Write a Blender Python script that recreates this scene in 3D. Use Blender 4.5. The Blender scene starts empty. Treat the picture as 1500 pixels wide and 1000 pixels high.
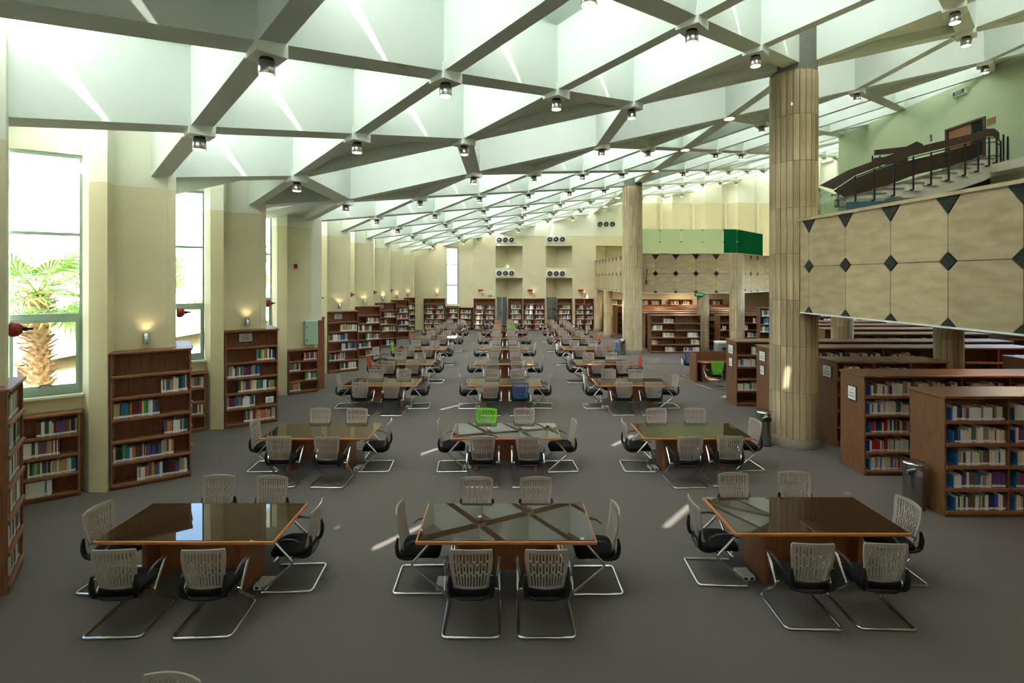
import bpy, bmesh, math, random
from mathutils import Vector, Matrix
R = random.Random(7)
C = bpy.context.scene.collection
SC = bpy.context.scene
PI = math.pi

# ------------------------------------------------------------------ camera, world, sun, exposure
H = 3.92                                    # eye height
cam = bpy.data.cameras.new('camera'); camo = bpy.data.objects.new('camera', cam); C.objects.link(camo)
camo.location = (0, 0, H); camo.rotation_euler = (PI / 2, 0, 0)
cam.sensor_width = 36; cam.lens = 18.0
cam.shift_x = 12 / 1500; cam.shift_y = -92 / 1500
cam.clip_start = 0.1; cam.clip_end = 400
SC.camera = camo

SC.view_settings.view_transform = 'Standard'
SC.view_settings.look = 'None'
SC.view_settings.exposure = 1.46
SC.view_settings.gamma = 1.0
SC.view_settings.use_curve_mapping = False
SC.cycles.diffuse_bounces = 7
SC.cycles.max_bounces = 14
SC.cycles.use_denoising = True
SC.cycles.caustics_reflective = False
SC.cycles.caustics_refractive = False

world = bpy.data.worlds.new('world'); SC.world = world; world.use_nodes = True
wn = world.node_tree.nodes; wl = world.node_tree.links
sky = wn.new('ShaderNodeTexSky'); sky.sky_type = 'NISHITA'; sky.sun_disc = False
TO_SUN = Vector((-0.5, -0.75, 1.0)).normalized()
sky.sun_elevation = math.asin(TO_SUN.z)
sky.sun_rotation = math.atan2(TO_SUN.x, TO_SUN.y)
sky.air_density = 1.0; sky.dust_density = 2.0
wl.new(sky.outputs[0], wn['Background'].inputs[0]); wn['Background'].inputs[1].default_value = 1.05
sun = bpy.data.lights.new('sun', 'SUN'); sun.energy = 6.0; sun.angle = 0.009; sun.color = (1.0, 0.97, 0.90)
suno = bpy.data.objects.new('sun', sun); C.objects.link(suno)
suno.rotation_euler = TO_SUN.to_track_quat('Z', 'Y').to_euler()

# ------------------------------------------------------------------ materials
def lin(c):
    return tuple(((x / 255) / 12.92 if x / 255 <= 0.04045 else ((x / 255 + 0.055) / 1.055) ** 2.4) for x in c) + (1.0,)

def mat(name, rgb, rough=0.6, metal=0.0, var=0.0, scale=8.0, stretch=None, bump=0.0, rgb2=None, rnd=0.0, coat=0.0, spec=0.5, emit=None, es=0.0, island=False):
    m = bpy.data.materials.new(name); m.use_nodes = True
    nt = m.node_tree; n = nt.nodes; l = nt.links; b = n['Principled BSDF']
    b.inputs['Base Color'].default_value = lin(rgb)
    b.inputs['Roughness'].default_value = rough; b.inputs['Metallic'].default_value = metal
    b.inputs['Specular IOR Level'].default_value = spec
    if coat: b.inputs['Coat Weight'].default_value = coat; b.inputs['Coat Roughness'].default_value = 0.08
    if emit: b.inputs['Emission Color'].default_value = lin(emit); b.inputs['Emission Strength'].default_value = es
    col = None
    if var or bump or rgb2:
        tc = n.new('ShaderNodeTexCoord'); mp = n.new('ShaderNodeMapping')
        l.new(tc.outputs['Object'], mp.inputs[0])
        mp.inputs['Scale'].default_value = stretch or (1, 1, 1)
        nz = n.new('ShaderNodeTexNoise'); nz.inputs['Scale'].default_value = scale; nz.inputs['Detail'].default_value = 5
        l.new(mp.outputs[0], nz.inputs[0])
        if rgb2 or var:
            rp = n.new('ShaderNodeValToRGB')
            a = lin(rgb); c2 = lin(rgb2) if rgb2 else tuple(min(1, x * (1 + var)) for x in a[:3]) + (1,)
            a1 = a if rgb2 else tuple(x * (1 - var) for x in a[:3]) + (1,)
            rp.color_ramp.elements[0].color = a1; rp.color_ramp.elements[1].color = c2
            rp.color_ramp.elements[0].position = 0.32; rp.color_ramp.elements[1].position = 0.68
            l.new(nz.outputs[0], rp.inputs[0]); l.new(rp.outputs[0], b.inputs['Base Color']); col = rp.outputs[0]
        if bump:
            bp = n.new('ShaderNodeBump'); bp.inputs['Strength'].default_value = bump; bp.inputs['Distance'].default_value = 0.02
            l.new(nz.outputs[0], bp.inputs['Height']); l.new(bp.outputs[0], b.inputs['Normal'])
    if rnd:
        hs = n.new('ShaderNodeHueSaturation')
        if col: l.new(col, hs.inputs['Color'])
        else: hs.inputs['Color'].default_value = lin(rgb)
        src = n.new('ShaderNodeNewGeometry').outputs['Random Per Island'] if island else n.new('ShaderNodeObjectInfo').outputs['Random']
        mr = n.new('ShaderNodeMapRange'); mr.inputs['To Min'].default_value = 1 - rnd; mr.inputs['To Max'].default_value = 1 + rnd
        l.new(src, mr.inputs[0]); l.new(mr.outputs[0], hs.inputs['Value']); l.new(hs.outputs[0], b.inputs['Base Color'])
    return m

def pane_mat(name, rgb, refl=0.08, trans=0.92):
    m = bpy.data.materials.new(name); m.use_nodes = True
    nt = m.node_tree; n = nt.nodes; l = nt.links; n.remove(n['Principled BSDF'])
    t = n.new('ShaderNodeBsdfTransparent'); t.inputs[0].default_value = tuple(x * trans for x in lin(rgb)[:3]) + (1,)
    g = n.new('ShaderNodeBsdfGlossy'); g.inputs['Roughness'].default_value = 0.02
    lw = n.new('ShaderNodeLayerWeight'); lw.inputs[0].default_value = 0.18
    mr = n.new('ShaderNodeMapRange'); mr.inputs['To Min'].default_value = refl * 0.5; mr.inputs['To Max'].default_value = min(1, refl * 4)
    l.new(lw.outputs['Fresnel'], mr.inputs[0])
    mx = n.new('ShaderNodeMixShader'); l.new(mr.outputs[0], mx.inputs[0]); l.new(t.outputs[0], mx.inputs[1]); l.new(g.outputs[0], mx.inputs[2])
    l.new(mx.outputs[0], n['Material Output'].inputs[0])
    return m

def frosted_mat(name, rgb, k=0.75, tcol=(0, 0, 0), clear=0.0):
    m = bpy.data.materials.new(name); m.use_nodes = True
    nt = m.node_tree; n = nt.nodes; l = nt.links; n.remove(n['Principled BSDF'])
    t = n.new('ShaderNodeBsdfTranslucent'); t.inputs[0].default_value = lin(rgb)
    d = n.new('ShaderNodeBsdfDiffuse'); d.inputs[0].default_value = lin(rgb)
    mx = n.new('ShaderNodeMixShader'); mx.inputs[0].default_value = k
    l.new(d.outputs[0], mx.inputs[1]); l.new(t.outputs[0], mx.inputs[2])
    out = mx
    if clear:
        tr = n.new('ShaderNodeBsdfTransparent'); tr.inputs[0].default_value = lin(tcol)
        m2 = n.new('ShaderNodeMixShader'); m2.inputs[0].default_value = clear
        l.new(mx.outputs[0], m2.inputs[1]); l.new(tr.outputs[0], m2.inputs[2]); out = m2
    l.new(out.outputs[0], n['Material Output'].inputs[0])
    return m

M = dict(
    carpet=mat('carpet', (104, 98, 94), 0.95, var=0.16, scale=160, bump=0.25, spec=0.1),
    wall_low=mat('wall_paint_beige', (217, 209, 176), 0.75, var=0.03, scale=1.5, spec=0.2),
    wall_up=mat('wall_paint_cream', (230, 231, 214), 0.75, var=0.02, scale=1.5, spec=0.2),
    wall_green=mat('wall_paint_pale_green', (176, 190, 156), 0.75, var=0.03, scale=1.0, spec=0.2),
    ceil=mat('ceiling_paint', (210, 220, 211), 0.75, var=0.015, scale=2.0, spec=0.2),
    node=mat('ceiling_block_paint', (224, 230, 220), 0.7, spec=0.2),
    wood=mat('bookcase_wood', (116, 69, 43), 0.5, rgb2=(148, 93, 59), scale=3.0, stretch=(14, 14, 1.2), rnd=0.10),
    wood_r=mat('range_wood', (104, 66, 40), 0.5, rgb2=(132, 90, 54), scale=3.0, stretch=(14, 14, 1.2), rnd=0.08),
    wood_edge=mat('shelf_lip_wood', (128, 80, 50), 0.4, rgb2=(150, 98, 62), scale=4.0, stretch=(1, 12, 12)),
    leg=mat('table_leg_wood', (140, 84, 50), 0.45, rgb2=(164, 102, 62), scale=3.0, stretch=(12, 12, 1)),
    edge=mat('table_edge_wood', (186, 112, 58), 0.38, rgb2=(205, 132, 74), scale=5.0, stretch=(1, 8, 8)),
    top=mat('table_glass_over_veneer', (58, 42, 29), 0.012, rgb2=(64, 46, 31), scale=1.0, stretch=(1, 6, 1), spec=0.32),
    shell=mat('chair_shell_grey', (170, 158, 149), 0.42),
    shell_green=mat('chair_shell_green', (120, 205, 45), 0.45),
    shell_blue=mat('chair_shell_blue', (45, 105, 165), 0.45),
    shell_red=mat('chair_shell_red', (200, 62, 36), 0.45),
    shell_orange=mat('chair_shell_orange', (224, 104, 40), 0.45),
    seat=mat('seat_black_fabric', (24, 23, 24), 0.9, var=0.2, scale=120, bump=0.1, spec=0.2),
    black=mat('black_plastic', (25, 25, 26), 0.42),
    chrome=mat('chrome', (225, 225, 225), 0.08, 1.0),
    steel=mat('brushed_steel', (170, 170, 166), 0.24, 1.0),
    alu=mat('lamp_aluminium', (190, 190, 186), 0.3, 1.0),
    lamp=mat('lamp_lens', (255, 236, 205), 0.4, emit=(255, 226, 180), es=1.6),
    lampw=mat('warm_lamp', (255, 225, 180), 0.4, emit=(255, 205, 140), es=4.0),
    stone=mat('travertine', (166, 148, 112), 0.6, rgb2=(190, 173, 138), scale=2.2, stretch=(1, 1, 3.0), bump=0.08, rnd=0.10),
    stone_i=mat('travertine_cladding', (176, 158, 122), 0.6, rgb2=(200, 184, 150), scale=2.2, stretch=(3, 3, 0.6), bump=0.08, rnd=0.12, island=True),
    stone_col=mat('travertine_column', (152, 134, 100), 0.6, rgb2=(188, 170, 134), scale=2.2, stretch=(3, 3, 0.6), bump=0.1, rnd=0.2),
    joint=mat('stone_joint', (70, 62, 48), 0.9),
    granite=mat('green_granite', (18, 26, 21), 0.5, spec=0.25, rgb2=(48, 58, 50), scale=45, rnd=0.1),
    plinth=mat('granite_plinth', (128, 118, 100), 0.6, var=0.2, scale=60),
    concrete=mat('rough_concrete', (110, 112, 100), 0.9, var=0.2, scale=30, bump=0.4),
    frame=mat('window_frame_green', (160, 184, 172), 0.45),
    pane=pane_mat('window_glass', (246, 252, 248)),
    glass_pale=frosted_mat('pale_green_glass', (222, 234, 214), 0.5, (230, 242, 228), 0.6),
    glass_green=frosted_mat('deep_green_glass', (30, 128, 82), 0.4, (60, 160, 110), 0.15),
    glass_clear=pane_mat('green_tinted_glass', (228, 240, 234), 0.12, 0.98),
    skylight=frosted_mat('skylight_glazing', (188, 187, 176), 0.8),
    metal_blk=mat('black_metal', (22, 24, 24), 0.45, 0.3),
    rail_wood=mat('stair_rail_wood', (48, 32, 25), 0.45, rgb2=(66, 45, 35), scale=4, stretch=(1, 1, 10)),
    marble=mat('stair_stone', (212, 206, 190), 0.5, var=0.05, scale=4),
    tread=mat('stair_tread', (120, 112, 96), 0.5, var=0.1, scale=8),
    blue=mat('blue_paint', (84, 108, 152), 0.6),
    navy=mat('blue_paint_shaded', (48, 52, 78), 0.6),  # blue wall under the stair, its shade put into the colour
    vent=mat('vent_plate_white', (222, 226, 220), 0.5),
    dark=mat('dark_interior', (22, 23, 24), 0.7),
    red=mat('red_enamel', (150, 36, 26), 0.4),
    cabinet=mat('cabinet_green', (166, 194, 172), 0.5),
    paper=mat('sign_paper', (232, 232, 226), 0.7),
    ink=mat('sign_ink', (70, 70, 74), 0.7),
    sign_green=mat('exit_green', (24, 92, 66), 0.5),
    brass=mat('brass_plate', (150, 118, 62), 0.4, 0.5),
    door_wood=mat('door_wood', (128, 84, 52), 0.45, rgb2=(146, 98, 62), scale=3, stretch=(10, 10, 1)),
    grey_door=mat('grey_door_panel', (132, 138, 142), 0.5),
    white_pl=mat('white_plastic', (214, 212, 206), 0.5),
    slab=mat('balcony_soffit', (214, 196, 154), 0.7),
    ground=mat('outside_earth', (168, 156, 128), 0.95, rgb2=(214, 204, 180), scale=0.5, bump=0.3),
    path=mat('outside_paving', (226, 222, 212), 0.9, var=0.05, scale=3),
    bark=mat('palm_bark', (104, 76, 52), 0.9, rgb2=(168, 134, 98), scale=12),
    leaf=mat('palm_leaf', (70, 112, 30), 0.55, rgb2=(128, 156, 60), scale=6),
    bush=mat('bush_leaf', (92, 134, 52), 0.7, rgb2=(160, 184, 96), scale=3),
    facade=mat('pale_facade', (226, 222, 212), 0.8),
    fwin=mat('facade_window', (150, 160, 166), 0.4),
    page=mat('book_pages', (226, 220, 200), 0.8),
    tag=mat('spine_sticker', (240, 240, 240), 0.7),
    bookend=mat('blue_bookend', (58, 130, 205), 0.45),
)
BOOKC = {
    'navy': (34, 44, 92), 'blue': (44, 92, 168), 'dark green': (26, 72, 50), 'bright green': (60, 160, 62), 'red': (172, 40, 40),
    'maroon': (98, 32, 38), 'white': (226, 226, 222), 'cream': (216, 206, 178), 'brown': (112, 78, 52), 'black': (34, 34, 38),
    'grey': (140, 142, 144), 'teal': (38, 122, 134), 'orange': (206, 112, 44), 'yellow': (214, 186, 74), 'purple': (98, 60, 128), 'tan': (176, 150, 112),
}
BM = {k: mat('book_' + k.replace(' ', '_'), v, 0.55) for k, v in BOOKC.items()}

# ------------------------------------------------------------------ mesh helpers
class MB:
    def __init__(s): s.v = []; s.f = []; s.m = []; s.sm = []
    def add(s, vs, fs, mi=0, smooth=False):
        o = len(s.v); s.v += [tuple(x) for x in vs]
        for f in fs: s.f.append(tuple(i + o for i in f)); s.m.append(mi); s.sm.append(smooth)
        return s
    def box(s, x0, x1, y0, y1, z0, z1, mi=0, fm=None):
        if x0 > x1: x0, x1 = x1, x0
        if y0 > y1: y0, y1 = y1, y0
        vs = [(x0, y0, z0), (x1, y0, z0), (x1, y1, z0), (x0, y1, z0), (x0, y0, z1), (x1, y0, z1), (x1, y1, z1), (x0, y1, z1)]
        fs = [(0, 3, 2, 1), (4, 5, 6, 7), (0, 1, 5, 4), (1, 2, 6, 5), (2, 3, 7, 6), (3, 0, 4, 7)]
        return s.add(vs, fs, mi)
    def bbox(s, x0, x1, y0, y1, z0, z1, r=0.01, seg=1, mi=0, smooth=False):
        bm = bmesh.new(); bmesh.ops.create_cube(bm, size=1)
        bmesh.ops.scale(bm, vec=(x1 - x0, y1 - y0, z1 - z0), verts=bm.verts)
        bmesh.ops.translate(bm, vec=((x0 + x1) / 2, (y0 + y1) / 2, (z0 + z1) / 2), verts=bm.verts)
        bmesh.ops.bevel(bm, geom=bm.edges[:], offset=r, segments=seg, affect='EDGES', profile=0.5)
        bm.verts.index_update()
        s.add([v.co[:] for v in bm.verts], [[v.index for v in f.verts] for f in bm.faces], mi, smooth); bm.free(); return s
    def prism(s, poly, z0, z1, mi=0):
        """poly counter-clockwise in XY"""
        n = len(poly)
        vs = [(p[0], p[1], z0) for p in poly] + [(p[0], p[1], z1) for p in poly]
        fs = [tuple(range(n - 1, -1, -1)), tuple(range(n, 2 * n))] + [(i, (i + 1) % n, n + (i + 1) % n, n + i) for i in range(n)]
        return s.add(vs, fs, mi)
    def slab(s, poly3, vec, mi=0):
        """polygon of 3-D points extruded by vec"""
        n = len(poly3); vec = Vector(vec)
        vs = [Vector(p) for p in poly3] + [Vector(p) + vec for p in poly3]
        fs = [tuple(range(n - 1, -1, -1)), tuple(range(n, 2 * n))] + [(i, (i + 1) % n, n + (i + 1) % n, n + i) for i in range(n)]
        return s.add(vs, fs, mi)
    def wall(s, a, b, t, z0, z1, mi=0):
        """vertical wall from a to b (XY), thickness t to the left of a->b"""
        d = Vector((b[0] - a[0], b[1] - a[1])).normalized(); nrm = Vector((-d.y, d.x)) * t
        p = [a, b, (b[0] + nrm.x, b[1] + nrm.y), (a[0] + nrm.x, a[1] + nrm.y)]
        if t < 0: p = p[::-1]
        return s.prism(p, z0, z1, mi)
    def tube(s, path, r, n=8, mi=0, fy=1.0, caps=True, smooth=True, up=None):
        pts = [Vector(p) for p in path]; k = len(pts); rings = []
        prev = None
        for i, p in enumerate(pts):
            d = (pts[min(i + 1, k - 1)] - pts[max(i - 1, 0)]).normalized()
            if up is not None: u = Vector(up); x = u.cross(d).normalized()
            elif prev is None:
                u = Vector((0, 0, 1)) if abs(d.z) < 0.9 else Vector((1, 0, 0)); x = u.cross(d).normalized()
            else: x = (prev - d * prev.dot(d)).normalized()
            prev = x; y = d.cross(x)
            rr = r[i] if isinstance(r, (list, tuple)) else r
            rings.append([p + x * (rr * math.cos(2 * PI * j / n)) + y * (rr * fy * math.sin(2 * PI * j / n)) for j in range(n)])
        vs = [v for ring in rings for v in ring]
        fs = [(i * n + j, i * n + (j + 1) % n, (i + 1) * n + (j + 1) % n, (i + 1) * n + j) for i in range(k - 1) for j in range(n)]
        s.add(vs, fs, mi, smooth)
        if caps:
            s.add(rings[0], [tuple(range(n - 1, -1, -1))], mi); s.add(rings[-1], [tuple(range(n))], mi)
        return s
    def lathe(s, prof, n=20, cx=0, cy=0, mi=0, smooth=True, caps=True):
        vs = [(cx + r * math.cos(2 * PI * j / n), cy + r * math.sin(2 * PI * j / n), z) for r, z in prof for j in range(n)]
        fs = [(i * n + j, i * n + (j + 1) % n, (i + 1) * n + (j + 1) % n, (i + 1) * n + j) for i in range(len(prof) - 1) for j in range(n)]
        s.add(vs, fs, mi, smooth)
        if caps:
            s.add(vs[:n], [tuple(range(n - 1, -1, -1))], mi); s.add(vs[-n:], [tuple(range(n))], mi)
        return s
    def mesh(s, name, mats):
        me = bpy.data.meshes.new(name); me.from_pydata([tuple(v) for v in s.v], [], s.f)
        for m in (mats if isinstance(mats, (list, tuple)) else [mats]): me.materials.append(m)
        me.polygons.foreach_set('material_index', s.m); me.polygons.foreach_set('use_smooth', s.sm)
        me.update(); return me
    def build(s, name, mats, parent=None, loc=(0, 0, 0), rz=0):
        return put(name, s.mesh(name, mats), parent, loc, rz)

def put(name, me, parent=None, loc=(0, 0, 0), rz=0):
    o = bpy.data.objects.new(name, me); C.objects.link(o)
    o.location = loc; o.rotation_euler = (0, 0, rz)
    if parent is not None: o.parent = parent
    return o
def thing(name, label, cat, loc=(0, 0, 0), rz=0, group=None):
    o = bpy.data.objects.new(name, None); C.objects.link(o); o.empty_display_size = 0.1
    o.location = loc; o.rotation_euler = (0, 0, rz)
    return tag(o, label, cat, group)
def tag(o, label, cat, group=None):
    o['label'] = label; o['category'] = cat
    if group: o['group'] = group
    return o
def struct(o): o['kind'] = 'structure'; return o
def sroot(name):
    o = bpy.data.objects.new(name, None); C.objects.link(o); o['kind'] = 'structure'; return o
def dup(root, loc, rz, label=None, group=None):
    r = root.copy(); C.objects.link(r); r.location = loc; r.rotation_euler = (0, 0, rz)
    if label: r['label'] = label
    if group: r['group'] = group
    for ch in list(root.children):
        c = ch.copy(); C.objects.link(c); c.parent = r
        for g in ch.children:
            d = g.copy(); C.objects.link(d); d.parent = c
    return r
def fillet(pts, r, n=5):
    pts = [Vector(p) for p in pts]; out = [pts[0]]
    for i in range(1, len(pts) - 1):
        a, b, c = pts[i - 1], pts[i], pts[i + 1]
        u = (a - b); v = (c - b); ru = min(r, u.length * 0.45, v.length * 0.45)
        p = b + u.normalized() * ru; q = b + v.normalized() * ru
        for k in range(n + 1):
            t = k / n; out.append(p * (1 - t) ** 2 + b * 2 * t * (1 - t) + q * t * t)
    out.append(pts[-1]); return out
ORD = ['zeroth', 'first', 'second', 'third', 'fourth', 'fifth', 'sixth', 'seventh', 'eighth', 'ninth', 'tenth', 'eleventh', 'twelfth', 'thirteenth', 'fourteenth',
       'fifteenth', 'sixteenth', 'seventeenth', 'eighteenth', 'nineteenth', 'twentieth', 'twenty-first', 'twenty-second', 'twenty-third', 'twenty-fourth', 'twenty-fifth',
       'twenty-sixth', 'twenty-seventh', 'twenty-eighth', 'twenty-ninth', 'thirtieth'] + ['thirty-%s' % x for x in
       ('first', 'second', 'third', 'fourth', 'fifth', 'sixth', 'seventh', 'eighth', 'ninth')] + ['fortieth'] + ['forty-%s' % x for x in
       ('first', 'second', 'third', 'fourth', 'fifth', 'sixth', 'seventh', 'eighth', 'ninth')]

# ------------------------------------------------------------------ setting: floor and ceiling
MB().add([(-9.0, -4, 0), (27, -4, 0), (27, 41, 0), (-9.0, 41, 0)], [(0, 1, 2, 3)]).box(-9, 27, -4, 41, -0.2, -0.01).build('floor', M['carpet'])['kind'] = 'structure'

HX0, SL = 7.426, 0.217                      # ceiling soffit plane
def hz(x): return HX0 + SL * x
A, B = 2.01, 1.97                           # half pitch of the diagonal grid
Z1, Z2 = 12.3, 16.1                         # the straight band between the near and far grids
def nx(i): return -0.95 + A * i
DEPTH = 1.25
RXW = 17.1
ceiling = sroot('ceiling')
def web(p, q, w=0.33, depth=DEPTH, name='beam'):
    p = Vector(p); q = Vector(q); d = (q - p).normalized(); n = Vector((-d.y, d.x)) * (w / 2)
    c = [p - n, q - n, q + n, p + n]
    vs = [(v.x, v.y, hz(v.x)) for v in c] + [(v.x, v.y, hz(v.x) + depth) for v in c]
    m = MB().add(vs, [(0, 3, 2, 1), (4, 5, 6, 7), (0, 1, 5, 4), (1, 2, 6, 5), (2, 3, 7, 6), (3, 0, 4, 7)])
    return m.build(name, M['ceil'], ceiling)
def near(i, j): return (nx(i), Z1 - B * j)
def far(i, j): return (nx(i), Z2 + B * j)
IMIN, IMAX = -4, 10
NEARJ, FARJ = 8, 12
for grid, jm in ((near, NEARJ), (far, FARJ)):
    for j in range(jm):
        for i in range(IMIN, (IMAX if grid is near else 13) + 1):
            if (i + j) % 2 == 0:
                for di in (-1, 1):
                    if -3 <= min(i, i + di) and i + di <= (IMAX if grid is near else 13):
                        web(grid(i, j), grid(i + di, j + 1))
for i in range(-2, IMAX + 1, 2):
    web(near(i, 0), far(i, 0), 0.4)
    if i < IMAX:
        web(near(i, 0), near(i + 2, 0), 0.36); web(far(i, 0), far(i + 2, 0), 0.36)
web(near(-2, 0), (nx(-3), (Z1 + Z2) / 2)); web(far(-2, 0), (nx(-3), (Z1 + Z2) / 2))
web((nx(4), Z2), (nx(4), 40.0), 0.55)
web((11.1, 23.98), (RXW, 23.98), 0.3)
web((11.1, 28.0), (26.5, 28.0), 0.3)
# coffer tops: a shed over every cell, glazed on the side towards the sun
skymb = MB()
def shed(p0, p1, p2, p3, t=0.40, rise=0.7, notch=True, slit=False, glazed=True, v0=0.30, v1=0.85):
    """p0-p1 is the near-left edge carrying the glazing, p3-p2 the far edge; each an XY point"""
    def up(p, k): return Vector((p[0], p[1], hz(p[0]) + DEPTH + k))
    a, b, c, d = up(p0, 0), up(p1, 0), up(p2, 0), up(p3, 0)
    m1 = a.lerp(d, t) + Vector((0, 0, rise)); m2 = b.lerp(c, t) + Vector((0, 0, rise))
    d2, c2 = d + Vector((0, 0, 0.12)), c + Vector((0, 0, 0.12))
    gi = 1 if glazed else 0
    def P(u, v): return a.lerp(b, u).lerp(m1.lerp(m2, u), v)
    u0, u1 = 0.48, 0.512
    if slit:                                   # unseen gap cut in the pane to throw sun streaks on the floor
        skymb.add([P(0, 0), P(u0, 0), P(u0, 1), P(0, 1)], [(0, 1, 2, 3)], gi)
        skymb.add([P(u0, 0), P(u1, 0), P(u1, v0), P(u0, v0)], [(0, 1, 2, 3)], gi)
        skymb.add([P(u0, v1), P(u1, v1), P(u1, 1), P(u0, 1)], [(0, 1, 2, 3)], gi)
    else:
        skymb.add([P(0, 0), P(u1, 0), P(u1, 1), P(0, 1)], [(0, 1, 2, 3)], gi)
    if notch:  # edge gap cut to throw a sun spike on the coffer wall
        e1 = P(1, 0.30); e2 = P(1, 0.66); tip = P(1, 0.34) + (a - b).normalized() * 0.48
        skymb.add([P(u1, 0), b, e1, tip, e2, m2, P(u1, 1)], [(0, 1, 2, 3), (0, 3, 6), (3, 4, 5, 6)], gi)
    else:
        skymb.add([P(u1, 0), b, m2, P(u1, 1)], [(0, 1, 2, 3)], gi)
    skymb.add([m1, m2, c2, d2], [(0, 1, 2, 3)], 0)
    skymb.add([a, m1, d2, d], [(0, 1, 2, 3)], 0)
    skymb.add([b, c, c2, m2], [(0, 1, 2, 3)], 0)
    skymb.add([d, d2, c2, c], [(0, 1, 2, 3)], 0)
roofmb = MB()
def flat(pts, k=DEPTH):
    roofmb.add([(p[0], p[1], hz(p[0]) + k) for p in pts], [tuple(range(len(pts)))], 0)
def infill(pts):
    MB().slab([(p[0], p[1], hz(p[0]) + 0.22) for p in pts], (0, 0, 0.1)).build('infill_panel', M['ceil'], ceiling)
for j in range(0, NEARJ):
    for i in range(IMIN, IMAX + 2):
        if (i + j) % 2:
            y = Z1 - B * j
            L, Rr, N, F = (nx(i) - A, y), (nx(i) + A, y), (nx(i), y - B), (nx(i), y + B)
            if j == 0:
                if i > IMIN: infill([L, N, Rr]); flat([L, N, Rr], 0.5)
            elif j >= NEARJ - 2: flat([L, N, Rr, F])
            elif i <= -4: flat([N, Rr, F])
            else: shed(N, L, F, Rr, 0.40 if i < 4 else 0.26 if i < 6 else 0.18, slit=i in (-2, 0, 2), glazed=j < 4, v0=0.3 if i < 2 else 0.5, v1=0.85 if i < 2 else 0.72)
for j in range(0, FARJ + 1):
    for i in range(IMIN, 15):
        if (i + j) % 2:
            y = Z2 + B * j
            L, Rr, N, F = (nx(i) - A, y), (nx(i) + A, y), (nx(i), y - B), (nx(i), y + B)
            if j == 0:
                if i > IMIN: infill([L, Rr, F]); flat([L, Rr, F], 0.5)
            elif i >= 14: flat([L, N, Rr, F])
            elif i <= -4: flat([N, Rr, F])
            else: shed(N, L, F, Rr, 0.40 if i < 4 or y > 26 else 0.24, slit=i in (-2, 0, 2, 4))
for i in range(-2, IMAX, 2):
    shed(near(i + 2, 0), near(i, 0), far(i, 0), far(i + 2, 0), 0.35 if i < 2 else 0.2, 0.8, slit=i == -2)
flat([near(-2, 0), far(-2, 0), (nx(-3), (Z1 + Z2) / 2)])
ZM = (Z1 + Z2) / 2
flat([(nx(-3), Z1 - B), near(-2, 0), (nx(-3), ZM)]); flat([(nx(-3), ZM), far(-2, 0), (nx(-3), Z2 + B)])
for za, zb in ((Z1 - B, ZM), (ZM, Z2 + B)): shed((nx(-3), za), (-9.2, za), (-9.2, zb), (nx(-3), zb), notch=False)
flat([(-9.3, -4.2), (nx(-4), -4.2), (nx(-4), 41.2), (-9.3, 41.2)], DEPTH - 0.01)
flat([(nx(10), -4.2), (28, -4.2), (28, Z2 + B), (nx(10), Z2 + B)], DEPTH + 0.05)
flat([(nx(14), Z2), (29, Z2), (29, 41.2), (nx(14), 41.2)], DEPTH + 0.05)
flat([(-9.2, -4.2), (nx(12), -4.2), (nx(12), Z1 - B * 6.0), (-9.2, Z1 - B * 6.0)], DEPTH + 0.03)
flat([(-9.2, Z2 + B * 12), (nx(15), Z2 + B * 12), (nx(15), 41.4), (-9.2, 41.4)], DEPTH + 0.03)
skymb.build('skylight_roof', [M['ceil'], M['skylight']], ceiling)['kind'] = 'structure'
roofmb.build('roof_cover', M['ceil'], ceiling)['kind'] = 'structure'

# node blocks and downlights
bmesh_block = MB().prism([(0.27 * math.cos(a), 0.27 * math.sin(a)) for a in (0, PI / 2, PI, 3 * PI / 2)], -0.12, 0.14).mesh('node_block', M['node'])
dl_parts = [('collar', MB().lathe([(0.085, -0.045), (0.085, 0.0)], 16).mesh('collar', M['black'])),
            ('housing', MB().lathe([(0.098, -0.205), (0.102, -0.2), (0.102, -0.045), (0.085, -0.045)], 20).mesh('housing', M['alu'])),
            ('lens', MB().lathe([(0.0, -0.198), (0.09, -0.198), (0.09, -0.21), (0.0, -0.222)], 16, caps=False).mesh('lens', M['lamp']))]
flush = [('bezel', MB().lathe([(0.17, -0.025), (0.19, -0.02), (0.19, 0.02)], 20).mesh('bezel', M['alu'])),
         ('lens', MB().lathe([(0.0, -0.035), (0.15, -0.03), (0.15, -0.02)], 18, caps=False).mesh('lens', M['lampw']))]
def downlight(x, y, row, k, flushed=False):
    z = hz(x)
    if flushed:
        t = thing('flush_downlight', 'round flush lamp in the long roof beam, %s one from the front' % ORD[k], 'ceiling light', (x, y, z), 0, 'flush lamps along the long beam')
        for n, me in flush: put(n, me, t)
        return
    put('node_block', bmesh_block, ceiling, (x, y, z))
    t = thing('downlight', 'aluminium ceiling downlight under a beam crossing, %s from left in %s row from front' % (ORD[k], ORD[row]), 'ceiling light', (x, y, z - 0.12), 0, 'ceiling downlights at the beam crossings')
    for n, me in dl_parts: put(n, me, t)
row = 0; fk = 0
for j in range(5, -1, -1):
    row += 1; k = 0
    for i in range(-2, IMAX + 1):
        if (i + j) % 2 == 0 and nx(i) < 17 and not (i == 4 and j == 0):
            k += 1; downlight(nx(i), Z1 - B * j, row, k)
for j in range(0, 12):
    row += 1; k = 0
    for i in range(-2, 13):
        if (i + j) % 2 == 0 and (nx(i) < 12 or j == 0 or Z2 + B * j > 26) and nx(i) < (16.5 if j == 0 else 25):
            if i == 4:
                if Z2 + B * j < 38 and abs(Z2 + B * j - 26.9) > 1.2: fk += 1; downlight(nx(i), Z2 + B * j, row, fk, True)
            else:
                k += 1; downlight(nx(i), Z2 + B * j, row, k)

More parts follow.
